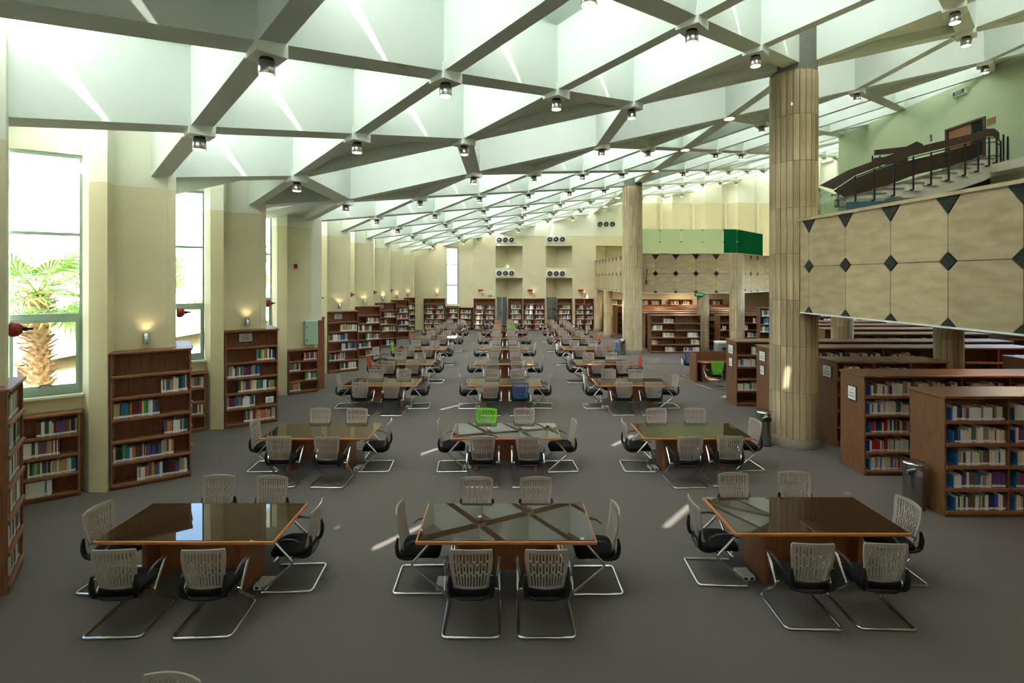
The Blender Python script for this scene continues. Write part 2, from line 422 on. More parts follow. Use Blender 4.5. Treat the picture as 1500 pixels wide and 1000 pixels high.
# ------------------------------------------------------------------ left wall: saw-tooth bays
D = Vector((0.82, 0.572)); N = Vector((0.572, -0.82)); PITCH = 3.9; P0 = 9.4
CB = 5.7
def paint_wall(mb, a, b, t, z0, z1):
    if z0 < CB: mb.wall(a, b, t, z0, min(CB, z1), 0)
    if z1 > CB: mb.wall(a, b, t, max(CB, z0), z1, 1)
wl_mb = MB(); WT = 7.05
NB = 8
def bay(k):
    z = P0 + PITCH * k
    Bp = (-6.58, z + 0.88) if k >= 0 else (-6.38, z + 1.06)
    return dict(z=z, WL=(-8.71, z - 0.46), WR=(-7.85, z + 0.14), PV=(-7.62, z), Cc=(-7.28, z), Aa=(-7.39, z + 0.32), B=Bp)
win = 0
for k in range(-2, NB):
    b = bay(k); nb = bay(k + 1)
    WL, WR = b['WL'], b['WR']
    # window wall: below, above
    wl_mb.wall(WL, WR, 0.22, 0, 1.80, 0); paint_wall(wl_mb, WL, WR, 0.22, 6.22, WT)
    # pier (solid prism) and panel behind the bookcase
    for z0, z1, mi in ((0, CB, 0), (CB, WT, 1)):
        wl_mb.prism([WR, b['PV'], b['Cc'], b['Aa'], (b['Aa'][0] - 0.35, b['Aa'][1] + 0.3), (WR[0] - 0.12, WR[1] + 0.2)], z0, z1, mi)
        e = nb['WL']
        wl_mb.prism([b['Aa'], b['B'], (b['B'][0] - 0.1, b['B'][1] + 0.14), (b['Aa'][0] - 0.1, b['Aa'][1] + 0.14)], z0, z1, mi)
        bb = b['B']; r = Vector((e[0] - bb[0], e[1] - bb[1])).normalized(); p = Vector((-r.y, r.x)) * 0.14
        wl_mb.prism([bb, (e[0], e[1]), (e[0] + p.x, e[1] + p.y), (bb[0] + p.x, bb[1] + p.y)], z0, z1, mi)
    # window
    if k >= -1:
        win += 1
        w = sroot('window_%d' % win); w.location = (WL[0], WL[1], 0); w.rotation_euler = (0, 0, math.atan2(WR[1] - WL[1], WR[0] - WL[0]))
        L = math.dist(WL, WR); y0, y1 = 0.05, 0.12
        for nm, bx in (('stile', (0, 0.05, y0, y1, 1.8, 6.22)), ('stile', (L - 0.05, L, y0, y1, 1.8, 6.22)), ('sill_rail', (0.05, L - 0.05, y0, y1, 1.8, 1.9)),
                       ('head_rail', (0.05, L - 0.05, y0, y1, 6.15, 6.22)), ('transom', (0.05, L - 0.05, y0, y1, 3.19, 3.28)), ('transom', (0.05, L - 0.05, y0, y1, 4.71, 4.77))):
            MB().box(*bx).build(nm, M['frame'], w)
        for z0, z1 in ((1.98, 3.12), (3.28, 4.71), (4.77, 6.15)):
            MB().box(0.05, L - 0.05, 0.08, 0.086, z0, z1).build('pane', M['pane'], w)
        # opening lower sash
        s = MB().box(0.05, 0.10, 0.02, 0.09, 1.9, 3.19).box(L - 0.10, L - 0.05, 0.02, 0.09, 1.9, 3.19).box(0.10, L - 0.10, 0.02, 0.09, 1.9, 1.98).box(0.10, L - 0.10, 0.02, 0.09, 3.12, 3.19).build('sash_frame', M['frame'], w)
        MB().tube(fillet([(L / 2 - 0.09, 0.0, 1.96), (L / 2 - 0.05, -0.03, 2.0), (L / 2 + 0.06, -0.03, 2.0), (L / 2 + 0.1, 0.01, 1.97)], 0.02), 0.012, 6).build('handle', M['black'], s)
        MB().box(-0.02, L + 0.02, -0.12, 0.05, 1.76, 1.8).build('window_sill', M['wall_up'], w)
struct(wl_mb.build('wall_left', [M['wall_low'], M['wall_up']]))

# ------------------------------------------------------------------ back wall (far end), with niches
FZ = 39.25
bw = MB(); FC = 7.18
def fwall(x0, x1, z0, z1, y0=FZ, y1=FZ + 0.25):
    if z0 < FC: bw.box(x0, x1, y0, y1, z0, min(FC, z1), 0)
    if z1 > FC: bw.box(x0, x1, y0, y1, max(z0, FC), z1, 1)
fwall(-8.9, -4.42, 0, 9.0); fwall(-4.42, -3.45, 0, 1.9); fwall(-4.42, -3.45, 6.3, 9.0)
fwall(-2.35, -0.62, 0, 9.4)
bw.prism([(-3.45, FZ), (-2.35, FZ - 0.35), (-2.35, FZ + 0.25), (-3.45, FZ + 0.25)], 0, FC, 0); bw.prism([(-3.45, FZ), (-2.35, FZ - 0.35), (-2.35, FZ + 0.25), (-3.45, FZ + 0.25)], FC, 9.4, 1)
nich = [(-0.62, 1.42), (3.2, 5.2), (7.0, 9.1)]
xs = -2.35
for a, b in nich:
    fwall(xs, a, 0, 11.5, FZ - 0.35)
    for z0, z1 in ((3.97, 4.75), (6.41, 11.5)): fwall(a, b, z0, z1, FZ - 0.35)
    mid = a + (b - a) * 0.45
    for q0, q1 in ((3.97, 4.75), (6.41, 6.7)): bw.box(a, b, FZ - 0.1, FZ + 0.95, q0, q1, 0)
    for z0, z1 in ((0, 3.97), (4.75, 6.41)):
        bw.prism([(a, FZ - 0.1), (mid, FZ + 0.75), (mid, FZ + 0.95), (a, FZ + 0.95)], z0, z1, 0)
        bw.prism([(mid, FZ + 0.75), (b, FZ + 0.2), (b, FZ + 0.95), (mid, FZ + 0.95)], z0, z1, 0)
    xs = b
fwall(xs, 27, 0, 14.5, FZ - 0.35)
for k in range(7):                         # stepped wall above the far gallery
    x = 9.6 + 2.45 * k
    for z0, z1, mi in ((5.1, 9.6, 0), (9.6, 14.5, 1)):
        bw.prism([(x, FZ - 0.35), (x + 0.5, FZ - 1.1), (x + 1.9, FZ - 0.75), (x + 2.3, FZ - 0.35)], z0, z1, mi)
struct(bw.build('wall_back', [M['wall_low'], M['wall_up']]))
w = sroot('window_%d' % (win + 1)); w.location = (-4.42, FZ, 0)
for nm, bx in (('stile', (0, 0.07, 0.02, 0.1, 1.9, 6.3)), ('stile', (0.83, 0.97, 0.02, 0.1, 1.9, 6.3)), ('transom', (0.07, 0.83, 0.02, 0.1, 3.38, 3.48)), ('transom', (0.07, 0.83, 0.02, 0.1, 4.95, 5.03)),
               ('sill_rail', (0.07, 0.83, 0.02, 0.1, 1.9, 1.98)), ('head_rail', (0.07, 0.83, 0.02, 0.1, 6.22, 6.3))): MB().box(*bx).build(nm, M['frame'], w)
for z0, z1 in ((1.98, 3.38), (3.48, 4.95), (5.03, 6.22)): MB().box(0.07, 0.83, 0.05, 0.056, z0, z1).build('pane', M['pane'], w)
MB().box(-0.1, 1.1, -0.18, 0, 1.84, 1.9).build('window_sill', M['wall_up'], w)
# wall behind the viewer and far side walls
fwm = MB().box(-9.2, 28, -4.3, -4.0, 0, 4.4)
for q in range(6):
    fwm.box(-9.2 + 3.2 * q, -8.6 + 3.2 * q, -4.3, -4.0, 4.4, 15)
fwm.box(9.4, 28, -4.3, -4.0, 4.4, 15)
for q in range(6):
    x0 = -8.6 + 3.2 * q; top = hz(x0) - 0.3
    fwm.box(x0, x0 + 2.6, -4.3, -4.0, top, 15)
    w = sroot('window_%d' % (20 + q)); w.location = (x0, -4.15, 4.4)  # unseen window, added to throw light on the left wall
    MB().box(0, 2.6, -0.02, 0.02, 0.05, top - 4.45).build('pane', M['skylight'], w)
    MB().box(0, 2.6, -0.05, 0.05, 0, 0.05).box(0, 2.6, -0.05, 0.05, top - 4.45, top - 4.4).box(1.27, 1.33, -0.05, 0.05, 0.05, top - 4.45).build('window_frame', M['frame'], w)
struct(fwm.build('wall_front', M['wall_up']))
struct(MB().box(-9.2, -8.9, -4.3, 1.4, 0, 8).build('wall_side', M['wall_up']))
rw = MB()
RX = 17.0
rw.box(RX, RX + 0.25, -4, 26.0, 9.65, 11.15, 0).box(RX, RX + 0.25, -4, 18.05, 5.0, 9.65, 0).box(RX, RX + 0.25, 19.7, 26.0, 5.0, 9.65, 0).box(RX, RX + 0.25, -4, 26, 11.15, 13.5, 1).box(RX, RX + 0.25, 18.05, 19.7, 5, 7.75, 0)
rw.box(RX + 0.6, RX + 0.7, 17.5, 20.5, 7, 11, 3)
rw.box(RX + 0.25, 27, 25.75, 26.0, 5, 14.5, 0).box(26.8, 27, 26, 39.3, 5, 14.5, 0)
rw.box(21, 21.25, -4, 39.3, 0, 3.2, 2)
struct(rw.build('wall_right', [M['wall_green'], M['ceil'], M['wall_low'], M['grey_door']]))

# upper door in the right wall
dr = sroot('door_1'); dr.location = (RX, 18.05, 7.75)
fm = MB().box(-0.04, 0.12, 0, 0.09, 0, 1.9).box(-0.04, 0.12, 1.56, 1.65, 0, 1.9).box(-0.04, 0.12, 0.09, 1.56, 1.82, 1.9)
fm.build('door_frame', M['rail_wood'], dr)
leaf = MB().box(0.03, 0.075, 0.62, 1.56, 0.01, 1.82).build('door_leaf', M['door_wood'], dr)
MB().box(0.01, 0.03, 0.66, 0.69, 0.95, 1.15).build('door_handle', M['steel'], leaf)

# ------------------------------------------------------------------ balcony (mezzanine) with stone fascia
ZB, ZT = 3.16, 5.26
near_edge = [(6.80, 11.75), (7.94, -4.0)]
def slabpoly(name, poly, label_z=(3.2, 5.1)):
    m = MB().prism(poly, label_z[0], label_z[1])
    return m
bal = sroot('balcony_near')
slabpoly('b', [(6.95, 11.75), (8.05, -4.0), (21.0, -4.0), (21.0, 15.2), (10.3, 15.5), (7.1, 12.3)]).build('floor_slab', M['slab'], bal)
balf = sroot('balcony_far')
slabpoly('b', [(7.05, 39.0), (7.05, 27.7), (12.5, 27.7), (15.6, 30.9), (26.8, 30.9), (26.8, 39.0)]).build('floor_slab', M['slab'], balf)
def fascia(parent, p0, p1, n, s0=0.0, zb=ZB, zt=ZT, stuff=False):
    """stone panels with granite inlays from p0 to p1, outward face on the left-hand side of p0->p1 reversed"""
    a = Vector((p0[0], p0[1])); b = Vector((p1[0], p1[1])); L = (b - a).length; d = (b - a) / L
    ang = math.atan2(d.y, d.x)
    MB().box(0, L, 0.03, 0.2, zb, zt - 0.02).build('backing_wall', M['joint'], parent, (a.x, a.y, 0), ang)
    MB().box(-0.03, L + 0.03, -0.04, 0.24, zt - 0.03, zt + 0.03).build('coping', M['stone'], parent, (a.x, a.y, 0), ang)
    MB().box(0, L, -0.01, 0.2, zb - 0.03, zb).build('drip_edge', M['vent'], parent, (a.x, a.y, 0), ang)
    xs = [0.0] + [s0 + (L - s0) / n * i for i in range(0 if s0 > 0.05 else 1, n)] + [L]
    zm = (zb + zt - 0.03) / 2; g = 0.006
    zt2 = zt - 0.03
    allmb = MB()
    def poly(pts, nm, m, y0, y1):
        mb = allmb if stuff else MB()
        mb.slab([(x, y0, z) for x, z in pts], (0, y1 - y0, 0), (1 if nm == 'diamond_inlay' else 0) if stuff else 0)
        if not stuff: mb.build(nm, m, parent, (a.x, a.y, 0), ang)
    for i in range(len(xs) - 1):
        x0, x1 = xs[i] + g, xs[i + 1] - g
        e0, e1 = (0 if i == 0 else 1), (0 if i == len(xs) - 2 else 1)
        for z0, z1, cb, ct in ((zb, zm - g, (0.14, 0.14), (0.15, 0.15)), (zm + g, zt2, (0.15, 0.15), (0.21, 0.29))):
            pts = []
            if e0: pts += [(x0, z0 + cb[1]), (x0 + cb[0], z0)]
            else: pts += [(x0, z0)]
            if e1: pts += [(x1 - cb[0], z0), (x1, z0 + cb[1])]
            else: pts += [(x1, z0)]
            if e1: pts += [(x1, z1 - ct[1]), (x1 - ct[0], z1)]
            else: pts += [(x1, z1)]
            if e0: pts += [(x0 + ct[0], z1), (x0, z1 - ct[1])]
            else: pts += [(x0, z1)]
            poly(pts, 'stone_panel', M['stone'], 0.0, 0.035)
        if e0:
            c = xs[i]; q = 0.135
            poly([(c, zm - q), (c + q, zm), (c, zm + q), (c - q, zm)], 'diamond_inlay', M['granite'], -0.008, 0.03)
            poly([(c - 0.125, zb), (c + 0.125, zb), (c, zb + 0.125)], 'diamond_inlay', M['granite'], -0.008, 0.03)
            poly([(c, zt2 - 0.275), (c + 0.195, zt2), (c - 0.195, zt2)], 'diamond_inlay', M['granite'], -0.008, 0.03)
    if stuff:
        o = allmb.build('panel_cladding', [M['stone'], M['granite']], parent, (a.x, a.y, 0), ang); o['kind'] = 'stuff'
fascia(bal, (6.80, 11.75), (7.94, -4.0), 14, s0=0.30)
fascia(balf, (6.9, 39.0), (6.9, 28.1), 10)
fascia(balf, (7.2, 27.5), (12.5, 27.5), 4, s0=0.95)
fascia(balf, (12.5, 27.5), (15.6, 30.7), 4)
fascia(balf, (15.6, 30.7), (26.8, 30.7), 9, stuff=True)
# glass balustrades
def railing(label, pts, z0, hgt, mt, step=1.15, group=None, post=True):
    t = thing('glass_railing', label, 'glass railing', (pts[0][0], pts[0][1], z0), 0, group)
    o = Vector((pts[0][0], pts[0][1]))
    for a, b in zip(pts[:-1], pts[1:]):
        a = Vector(a); b = Vector(b); L = (b - a).length; n = max(1, round(L / step)); d = (b - a) / L; ang = math.atan2(d.y, d.x)
        for i in range(n):
            p = a + d * (L / n * i); q = L / n
            MB().box(0.008, q - 0.008, -0.006, 0.006, 0.02, hgt).build('glass_pane', mt, t, (p.x - o.x, p.y - o.y, 0), ang)
            if post:
                MB().box(-0.025, 0.025, -0.03, 0.03, hgt - 0.09, hgt - 0.03).box(-0.025, 0.025, -0.03, 0.03, hgt * 0.45, hgt * 0.45 + 0.06).build('clamp', M['steel'], t, (p.x - o.x, p.y - o.y, 0), ang)
    return t
railing('pale green frosted glass railing above the far stone balcony front', [(7.3, 27.65), (11.85, 27.65)], ZT + 0.03, 1.3, M['glass_pale'])
railing('deep green glass screen at the bend of the far balcony', [(11.87, 27.65), (12.6, 27.65), (15.6, 30.85)], ZT + 0.03, 1.3, M['glass_green'])
railing('green tinted clear glass railing behind the big stone column, below the stair', [(7.4, 12.7), (10.25, 15.4), (15.9, 15.1)], 5.1, 1.24, M['glass_clear'], 1.3)

# ------------------------------------------------------------------ columns
def column(x, y, r, top, strips, course, detail, z0=0.2):
    c = sroot('column'); c.location = (x, y, 0)
    MB().lathe([(r + 0.05, 0), (r + 0.05, z0 - 0.02), (r + 0.02, z0)], 32).build('plinth', M['plinth'], c)
    MB().lathe([(r - 0.022, z0), (r - 0.022, top)], 32).build('core', M['joint'], c)
    da = 2 * PI / strips; gap = 0.013 / r
    z = z0; allmb = MB()
    while z < top - 0.05:
        z1 = min(top, z + course)
        n = 3
        def seg(mb, a0):
            vs = []
            for rr in (r - 0.03, r):
                for zz in (z + 0.004, z1 - 0.004):
                    for q in range(n + 1):
                        a = a0 + gap / 2 + (da - gap) * q / n
                        vs.append((rr * math.cos(a), rr * math.sin(a), zz))
            k = n + 1; fs = []
            for q in range(n):
                fs += [(2 * k + q, 2 * k + q + 1, 3 * k + q + 1, 3 * k + q), (3 * k + q, 3 * k + q + 1, k + q + 1, k + q)]
                fs += [(q, q + 1, 2 * k + q + 1, 2 * k + q)]
            fs += [(0, 2 * k, 3 * k, k), (2 * k + n, n, k + n, 3 * k + n)]
            mb.add(vs, fs)
        if detail:
            mb = MB(); seg(mb, 0); me = mb.mesh('stone_slab', M['stone_col'])
            for s in range(strips): put('stone_slab', me, c, (0, 0, R.uniform(-0.002, 0.002)), da * s)
        else:
            for s in range(strips): seg(allmb, da * s)
        z = z1
    if not detail:
        o = allmb.build('slab_cladding', M['stone_i'], c); o['kind'] = 'stuff'
    return c
c1 = column(6.94, 12.27, 0.515, 8.75, 24, 1.075, True)
MB().lathe([(0.50, 8.74), (0.50, 10.2)], 24).build('column_head', M['concrete'], c1)
c2 = column(6.80, 27.1, 0.515, 8.75, 24, 1.075, False)
MB().lathe([(0.50, 8.74), (0.50, 10.2)], 24).build('column_head', M['concrete'], c2)
for x, y, r, dt in ((11.9, 13.7, 0.32, True), (11.3, 17.1, 0.32, True), (7.0, 34.4, 0.30, False), (7.05, 38.3, 0.30, False), (11.95, 26.25, 0.36, False), (10.85, 27.9, 0.31, False), (17.3, 22.6, 0.32, False), (20.0, 22.4, 0.34, False)):
    column(x, y, r, 3.2 if y != 26.25 else 5.2, 16, 1.075, dt, 0.18)

exec_later = []

# ------------------------------------------------------------------ bookcases
MESHCACHE = {}
def cached(key, fn):
    if key not in MESHCACHE: MESHCACHE[key] = fn()
    return MESHCACHE[key]
def bookcase(label, loc, rz, W, Hh, Dp, nbay, nsh, wood='wood', group=None, double=False, base=0.09, lip=True, name='bookcase'):
    """front-left-bottom corner at loc, front faces local -y"""
    t = thing(name, label, 'bookcase', loc, rz, group)
    wm = M[wood]; s = 0.035; key = (W, Hh, Dp, nbay, nsh, wood, double)
    P = lambda nm, fn: put(nm, cached(key + (nm,), lambda: fn().mesh(nm, wm)), t)
    sp = cached(key + ('side',), lambda: MB().bbox(0, s, 0.012, Dp - 0.002, 0, Hh - 0.045, 0.004).mesh('side_panel', wm))
    put('side_panel', sp, t); put('side_panel', sp, t, (W - s, 0, 0))
    P('top_panel', lambda: MB().bbox(-0.025, W + 0.025, -0.02, Dp + (0.02 if double else 0.0), Hh - 0.045, Hh, 0.008))
    yb = Dp / 2 if double else Dp - 0.02
    P('back_panel', lambda: MB().box(s, W - s, yb - 0.008, yb + 0.01, base, Hh - 0.045))
    P('plinth', lambda: MB().box(s, W - s, 0.03, Dp - 0.03, 0, base - 0.03))
    bw_ = (W - s * (nbay + 1)) / nbay
    for i in range(1, nbay):
        x = s + i * (bw_ + s) - s
        dv = cached(key + ('div',), lambda: MB().bbox(0, s, 0.012, yb - 0.01, base, Hh - 0.045, 0.004).mesh('divider', wm))
        put('divider', dv, t, (x, 0, 0))
    zs = [base + (Hh - 0.045 - base) * i / nsh for i in range(nsh)]
    def sh():
        m = MB().box(0, bw_, 0.02, yb - 0.01, -0.03, 0)
        return m.mesh('shelf', wm)
    def lipm(): return MB().bbox(-0.012, bw_ + 0.012, -0.012, 0.02, -0.045, 0.012, 0.006).mesh('shelf_lip', M['wood_edge'])
    shm = cached(key + ('shelf',), sh); lm = cached(key + ('lip',), lipm)
    for i in range(nbay):
        for z in zs:
            o = put('shelf', shm, t, (s + i * (bw_ + s), 0, z))
            if lip: put('shelf_lip', lm, o)
    t['_geo'] = 0; del t['_geo']
    return dict(t=t, M=Matrix.Translation(Vector(loc)) @ Matrix.Rotation(rz, 4, 'Z'), s=s, bw=bw_, zs=zs, D=yb, H=Hh, opening=(Hh - 0.045 - base) / nsh, rz=rz, nsh=nsh, nb=nbay)

BOOKS = []
LEFTPAL = ['navy', 'blue', 'dark green', 'red', 'white', 'cream', 'brown', 'grey', 'teal', 'maroon', 'orange', 'purple', 'tan', 'black', 'white', 'cream', 'dark green', 'grey', 'white', 'tan', 'brown', 'bright green', 'maroon', 'teal', 'cream', 'white']
RIGHTPAL = ['white', 'cream', 'white', 'cream', 'white', 'cream', 'cream', 'white', 'white', 'cream', 'white', 'cream', 'grey', 'white', 'tan', 'cream', 'navy', 'red', 'dark green', 'teal', 'blue', 'brown', 'purple']
def shelf_name(i, n): return ('%s shelf' % ORD[n - i]) if i else 'lowest shelf'
def fill(bc, desc, bay, sh, f0, f1, pal=LEFTPAL, prop=1.0, bookend=False, rr=None):
    """sh counted from the bottom (0); books from fraction f0 to f1 of the bay"""
    x0 = bc['s'] + bay * (bc['bw'] + bc['s']) + 0.01; w = bc['bw'] - 0.02
    f0 = max(f0, 0.09) if bookend else f0
    x = x0 + f0 * w; xe = x0 + f1 * w; z = bc['zs'][sh] + 0.002
    if bookend:
        loc = bc['M'] @ Vector((x, 0.045, z)); t = thing('bookend', 'blue bookend at the row start, %s of the %s' % (shelf_name(sh, bc['nsh']), desc), 'bookend', loc, bc['rz'], 'blue bookends')
        put('upright_plate', cached('be1', lambda: MB().bbox(0, 0.012, 0, 0.19, 0.0, 0.2, 0.004).mesh('upright_plate', M['bookend'])), t)
        put('foot_plate', cached('be2', lambda: MB().box(-0.06, 0.0, 0, 0.18, 0.0, 0.006).mesh('foot_plate', M['bookend'])), t)
        x += 0.016
    base = R.choice(pal); k = 0; hmax = bc['opening'] - 0.08
    tall = 1.2 if pal is LEFTPAL else 1.0
    hb = R.uniform(0.21, 0.255) * tall
    while x < xe - 0.015:
        if R.random() < 0.75: base = R.choice(pal)
        if R.random() < 0.2: hb = R.uniform(0.2, 0.265) * tall
        tw = min(R.choice([0.018, 0.022, 0.026, 0.03, 0.036, 0.045]), xe - x); hh = min(hmax, max(0.15, hb + R.uniform(-0.018, 0.018)) * prop); dp = R.uniform(0.15, 0.20)
        k += 1
        m = bc['M'] @ Matrix.Translation((x, 0.035 + R.uniform(0, 0.012), z)) @ Matrix.Diagonal((tw * 0.95, dp, hh, 1))
        c = m.translation; dist = max(2.0, c.y)
        px = 738 + 750 * c.x / dist
        BOOKS.append((tw * hh * (750 / dist) ** 2 * (1 if px > 12 and px < 1488 else 0.05), m, base, k, sh, bc['nsh'], desc, tw, hh))
        x += tw

def rowfill(bc, desc, spec, bay=0, pal=LEFTPAL, **kw):
    """spec from the top shelf down: None or (f0, f1)"""
    n = bc['nsh']
    if bc['nb'] > 1: desc = '%s bay of %s' % (ORD[bay + 1], desc)
    for i, s in enumerate(spec):
        if s: fill(bc, desc, bay, n - 1 - i, s[0], s[1], pal, **kw)

def sign_card(label, loc, rz, w, h, cat='sign', frame=True, stand=False):
    """framed card; back at local y=0, face towards -y"""
    t = thing('sign_card', label, cat, loc, rz)
    if frame: MB().bbox(-w / 2, w / 2, -0.014, 0, 0, h, 0.004).build('frame', M['black'], t)
    MB().box(-w / 2 + 0.018, w / 2 - 0.018, -0.017, -0.010, 0.018, h - 0.018).build('paper', M['paper'], t)
    m = MB()
    for zf, wf in ((0.74, 0.16), (0.5, 0.5), (0.3, 0.62)):
        m.box(-w * wf / 2, w * wf / 2, -0.0185, -0.0165, h * zf - h * 0.025, h * zf + h * 0.025)
    m.build('printed_line', M['ink'], t)['kind'] = 'stuff'
    return t

ang = math.atan2(D.y, D.x); ang2 = math.atan2(N.y * -1, N.x * -1)     # return cases face +D, run along -N
NAMES = ['nearest tall wall bookcase', 'second tall wall bookcase', 'low wall bookcase under the pale green cabinet', 'third tall wall bookcase', 'fourth tall wall bookcase', 'fifth tall wall bookcase', 'sixth tall wall bookcase', 'seventh tall wall bookcase']
LBL = ['tall dark wooden bookcase on the sawtooth wall, nearest of the tall ones', 'tall wooden wall bookcase with framed cards, second from the front', 'low four-shelf wooden bookcase beneath the pale green wall cabinet',
       'tall wooden wall bookcase with framed card just beyond the pale green cabinet', 'tall wooden wall bookcase with an empty top, fourth tall one along the sawtooth wall', 'tall wall bookcase with a framed card and mostly white books, fifth tall one',
       'tall wall bookcase, last but one along the sawtooth wall', 'narrow tall wall bookcase at the far end of the sawtooth wall']
SPEC = [[None, (.62, .99), (.0, .6), (.66, .99), (.0, .8), (.3, .99)], [None, (.6, .98), (.0, .66), (.22, .99), (.0, .56), (.33, .99)], [(.5, 1), (0, .4), (.58, 1), (0, .42)],
        [None, (.4, .98), (0, .66), (.45, .98), (0, .55), (.4, 1)], [None, (.42, 1), (0, .65), (.42, 1), (0, .65), (.42, 1)], [None, (.4, .98), (0, .58), (.3, 1), (0, .25), (.5, .9)],
        [None, (.5, 1), (.4, 1), (.45, 1), (.4, 1), None], [None, (.1, 1), (.05, 1), (.1, 1), (0, 1), (.4, 1)]]
for k in range(NB):
    z = P0 + PITCH * k
    fl = Vector((-7.25, z + 0.03)); Wc = 1.28 if k not in (2, 7) else 0.98
    Hh, nsh = (2.55, 6) if k != 2 else (1.5, 4)
    bc = bookcase(LBL[k], (fl.x, fl.y, 0), ang, Wc, Hh, 0.33, 1, nsh, group='bookcases along the sawtooth wall')
    rowfill(bc, NAMES[k], SPEC[k])
    # return case along the step of the wall
    fr = fl + D * 1.31 - N * 0.375
    if k <= 4:
        rc = bookcase('tall narrow bookcase turned to window, behind the %s' % NAMES[k], (fr.x, fr.y, 0), ang2, 1.0, 2.55, 0.31, 1, 6, group='bookcases on the steps of the wall')
        if k <= 1: rowfill(rc, 'step bookcase behind ' + NAMES[k], [None, (0, .6), (0, .5), (.3, .9), (0, .6), (.2, .8)])
    if k <= 3:
        f2 = Vector((-8.52, z - 0.73))
        lo = bookcase('low four-shelf bookcase under the %s tall window, books on every shelf' % ORD[k + 1], (f2.x, f2.y, 0), ang, 1.04, 1.52, 0.28, 1, 4, group='low bookcases under the windows')
        rowfill(lo, 'low bookcase under %s window' % ORD[k + 1], [(.42, 1), (.1, .76), (.3, 1), (.1, .64)])
# the return case whose edge shows at the left border
bm1 = bookcase('tall bookcase at the very edge beside the first window, books facing the glass', (-6.15, 6.36, 0), ang2, 1.0, 2.55, 0.31, 1, 6, group='bookcases on the steps of the wall')
rowfill(bm1, 'edge bookcase beside the first window', [(.2, .9), (.3, .98), (.3, .98), (.3, .98), (.2, .98), (.3, .98)])
def on_case(k, fx, zz, y=-0.02):
    p = Vector((-7.25, P0 + PITCH * k + 0.03)) + D * fx - N * y
    return (p.x, p.y, zz)
sign_card('framed white sign card at the top of the second tall wall bookcase', on_case(1, 0.52, 2.20, 0.30), ang, 0.36, 0.26)
sign_card('small dark framed card on the fifth shelf of the second tall wall bookcase', on_case(1, 1.08, 0.515, 0.10), ang, 0.24, 0.2)
sign_card('framed card at the top of the bookcase just beyond the green cabinet', on_case(3, 0.5, 2.20, 0.30), ang, 0.36, 0.26)
sign_card('framed card at the top of the fifth tall wall bookcase', on_case(5, 0.4, 2.20, 0.30), ang, 0.40, 0.26)

# far wall bookcases
bf = FZ - 0.35
FARC = [(-6.1, 1.63, 2, FZ, 'far bookcase beside the far window'), (-2.28, 1.63, 2, bf, 'two-bay far bookcase on the first wall pier'), (0.33, 1.05, 1, FZ - 0.15, 'single-bay far bookcase inside the first niche'),
        (1.47, 1.62, 2, bf, 'two-bay far bookcase on the middle wall pier'), (4.05, 1.1, 1, FZ - 0.15, 'single-bay far bookcase inside the second niche'), (5.4, 1.4, 2, bf, 'two-bay far bookcase beside the balcony posts')]
for i, (x, W, nb_, yb, d) in enumerate(FARC):
    bc = bookcase('dark wooden ' + d, (x, yb - 0.31, 0), 0, W, 2.42, 0.305, nb_, 6, group='bookcases on the far wall', lip=True)
    for b_ in range(nb_): rowfill(bc, d, [None, (.2, .95), (.1, .9), (.15, .95), (.05, .8), (.1, .7)], bay=b_)
bc = bookcase('low bookcase under the far window', (-4.42, FZ - 0.31, 0), 0, 0.92, 1.74, 0.305, 1, 4, group='bookcases on the far wall'); rowfill(bc, 'low far bookcase', [(.3, 1), (.3, 1), None, (.2, .9)])
bc = bookcase('low angled bookcase between the far window and the pier', (-3.42, FZ - 0.34, 0), -0.31, 1.05, 1.74, 0.3, 1, 4, group='bookcases on the far wall'); rowfill(bc, 'angled far bookcase', [(.1, .9), (.1, .9), (.1, .9), (.2, .9)])
for k, x in enumerate((7.9, 10.2, 12.5, 14.8)):
    bc = bookcase('wall bookcase under the far balcony, %s from the left columns' % ORD[k + 1], (x, bf - 0.33, 0), 0, 1.7, 2.36, 0.32, 2, 6, 'wood_r', group='wall bookcases under the far balcony', lip=False)
    for b_ in (0, 1): rowfill(bc, 'under-balcony wall bookcase', [(.1, .8), (.2, .9), (0, .7), (.1, .9), None, None], bay=b_)

# ranges of double bookcases on the right
def brange(label, desc, x, y, W, nb_, spec, bends=True, Hh=1.99, group='double-sided bookcase ranges', n=5):
    bc = bookcase(label, (x, y, 0), 0, W, Hh, 0.74, nb_, n, 'wood_r', group=group, double=True)
    for b_, sp in enumerate(spec):
        if sp: rowfill(bc, desc, sp, bay=b_, pal=RIGHTPAL, bookend=bends)
    return bc
full = [(.08, 1), (.1, 1), (.14, 1), (.1, 1), (.1, 1)]
top2 = [(.05, .95), (.05, .95), None, None, None]
brange('double-sided bookcase range nearest the camera, its end panel plain', 'nearest range', 7.26, 8.42, 6.3, 6, [[(.10, 1), (.13, 1), (.18, 1), (.13, 1), (.16, 1)], full], True)
brange('second double-sided range, small sign on its end panel', 'second range', 7.19, 10.2, 6.8, 7, [[(.12, 1), (0.02, 1), (.1, .95), (.07, 1), (.1, 1)], [(.05, .95)] + full[1:], [(.05, .9)] + full[1:], [(.1, .9), None, None, None, None]], True)
brange('third range, behind the second, sign near the top of its end', 'third range', 7.78, 11.95, 2.6, 3, [[(.3, .95), None, None, None, None], [(.1, .95), None, None, None, None], None], False)
brange('range standing in line with the third one, past a small column', 'fourth range', 12.6, 12.2, 4.0, 4, [top2, top2, top2, None], False)
b4 = brange('range beside the big column, two signs on its end', 'column-side range', 7.42, 14.3, 7.5, 7, [[(.2, .9), (.3, .95), (.2, .9), (.3, .9), None], top2, top2, top2, None, None, None], True)
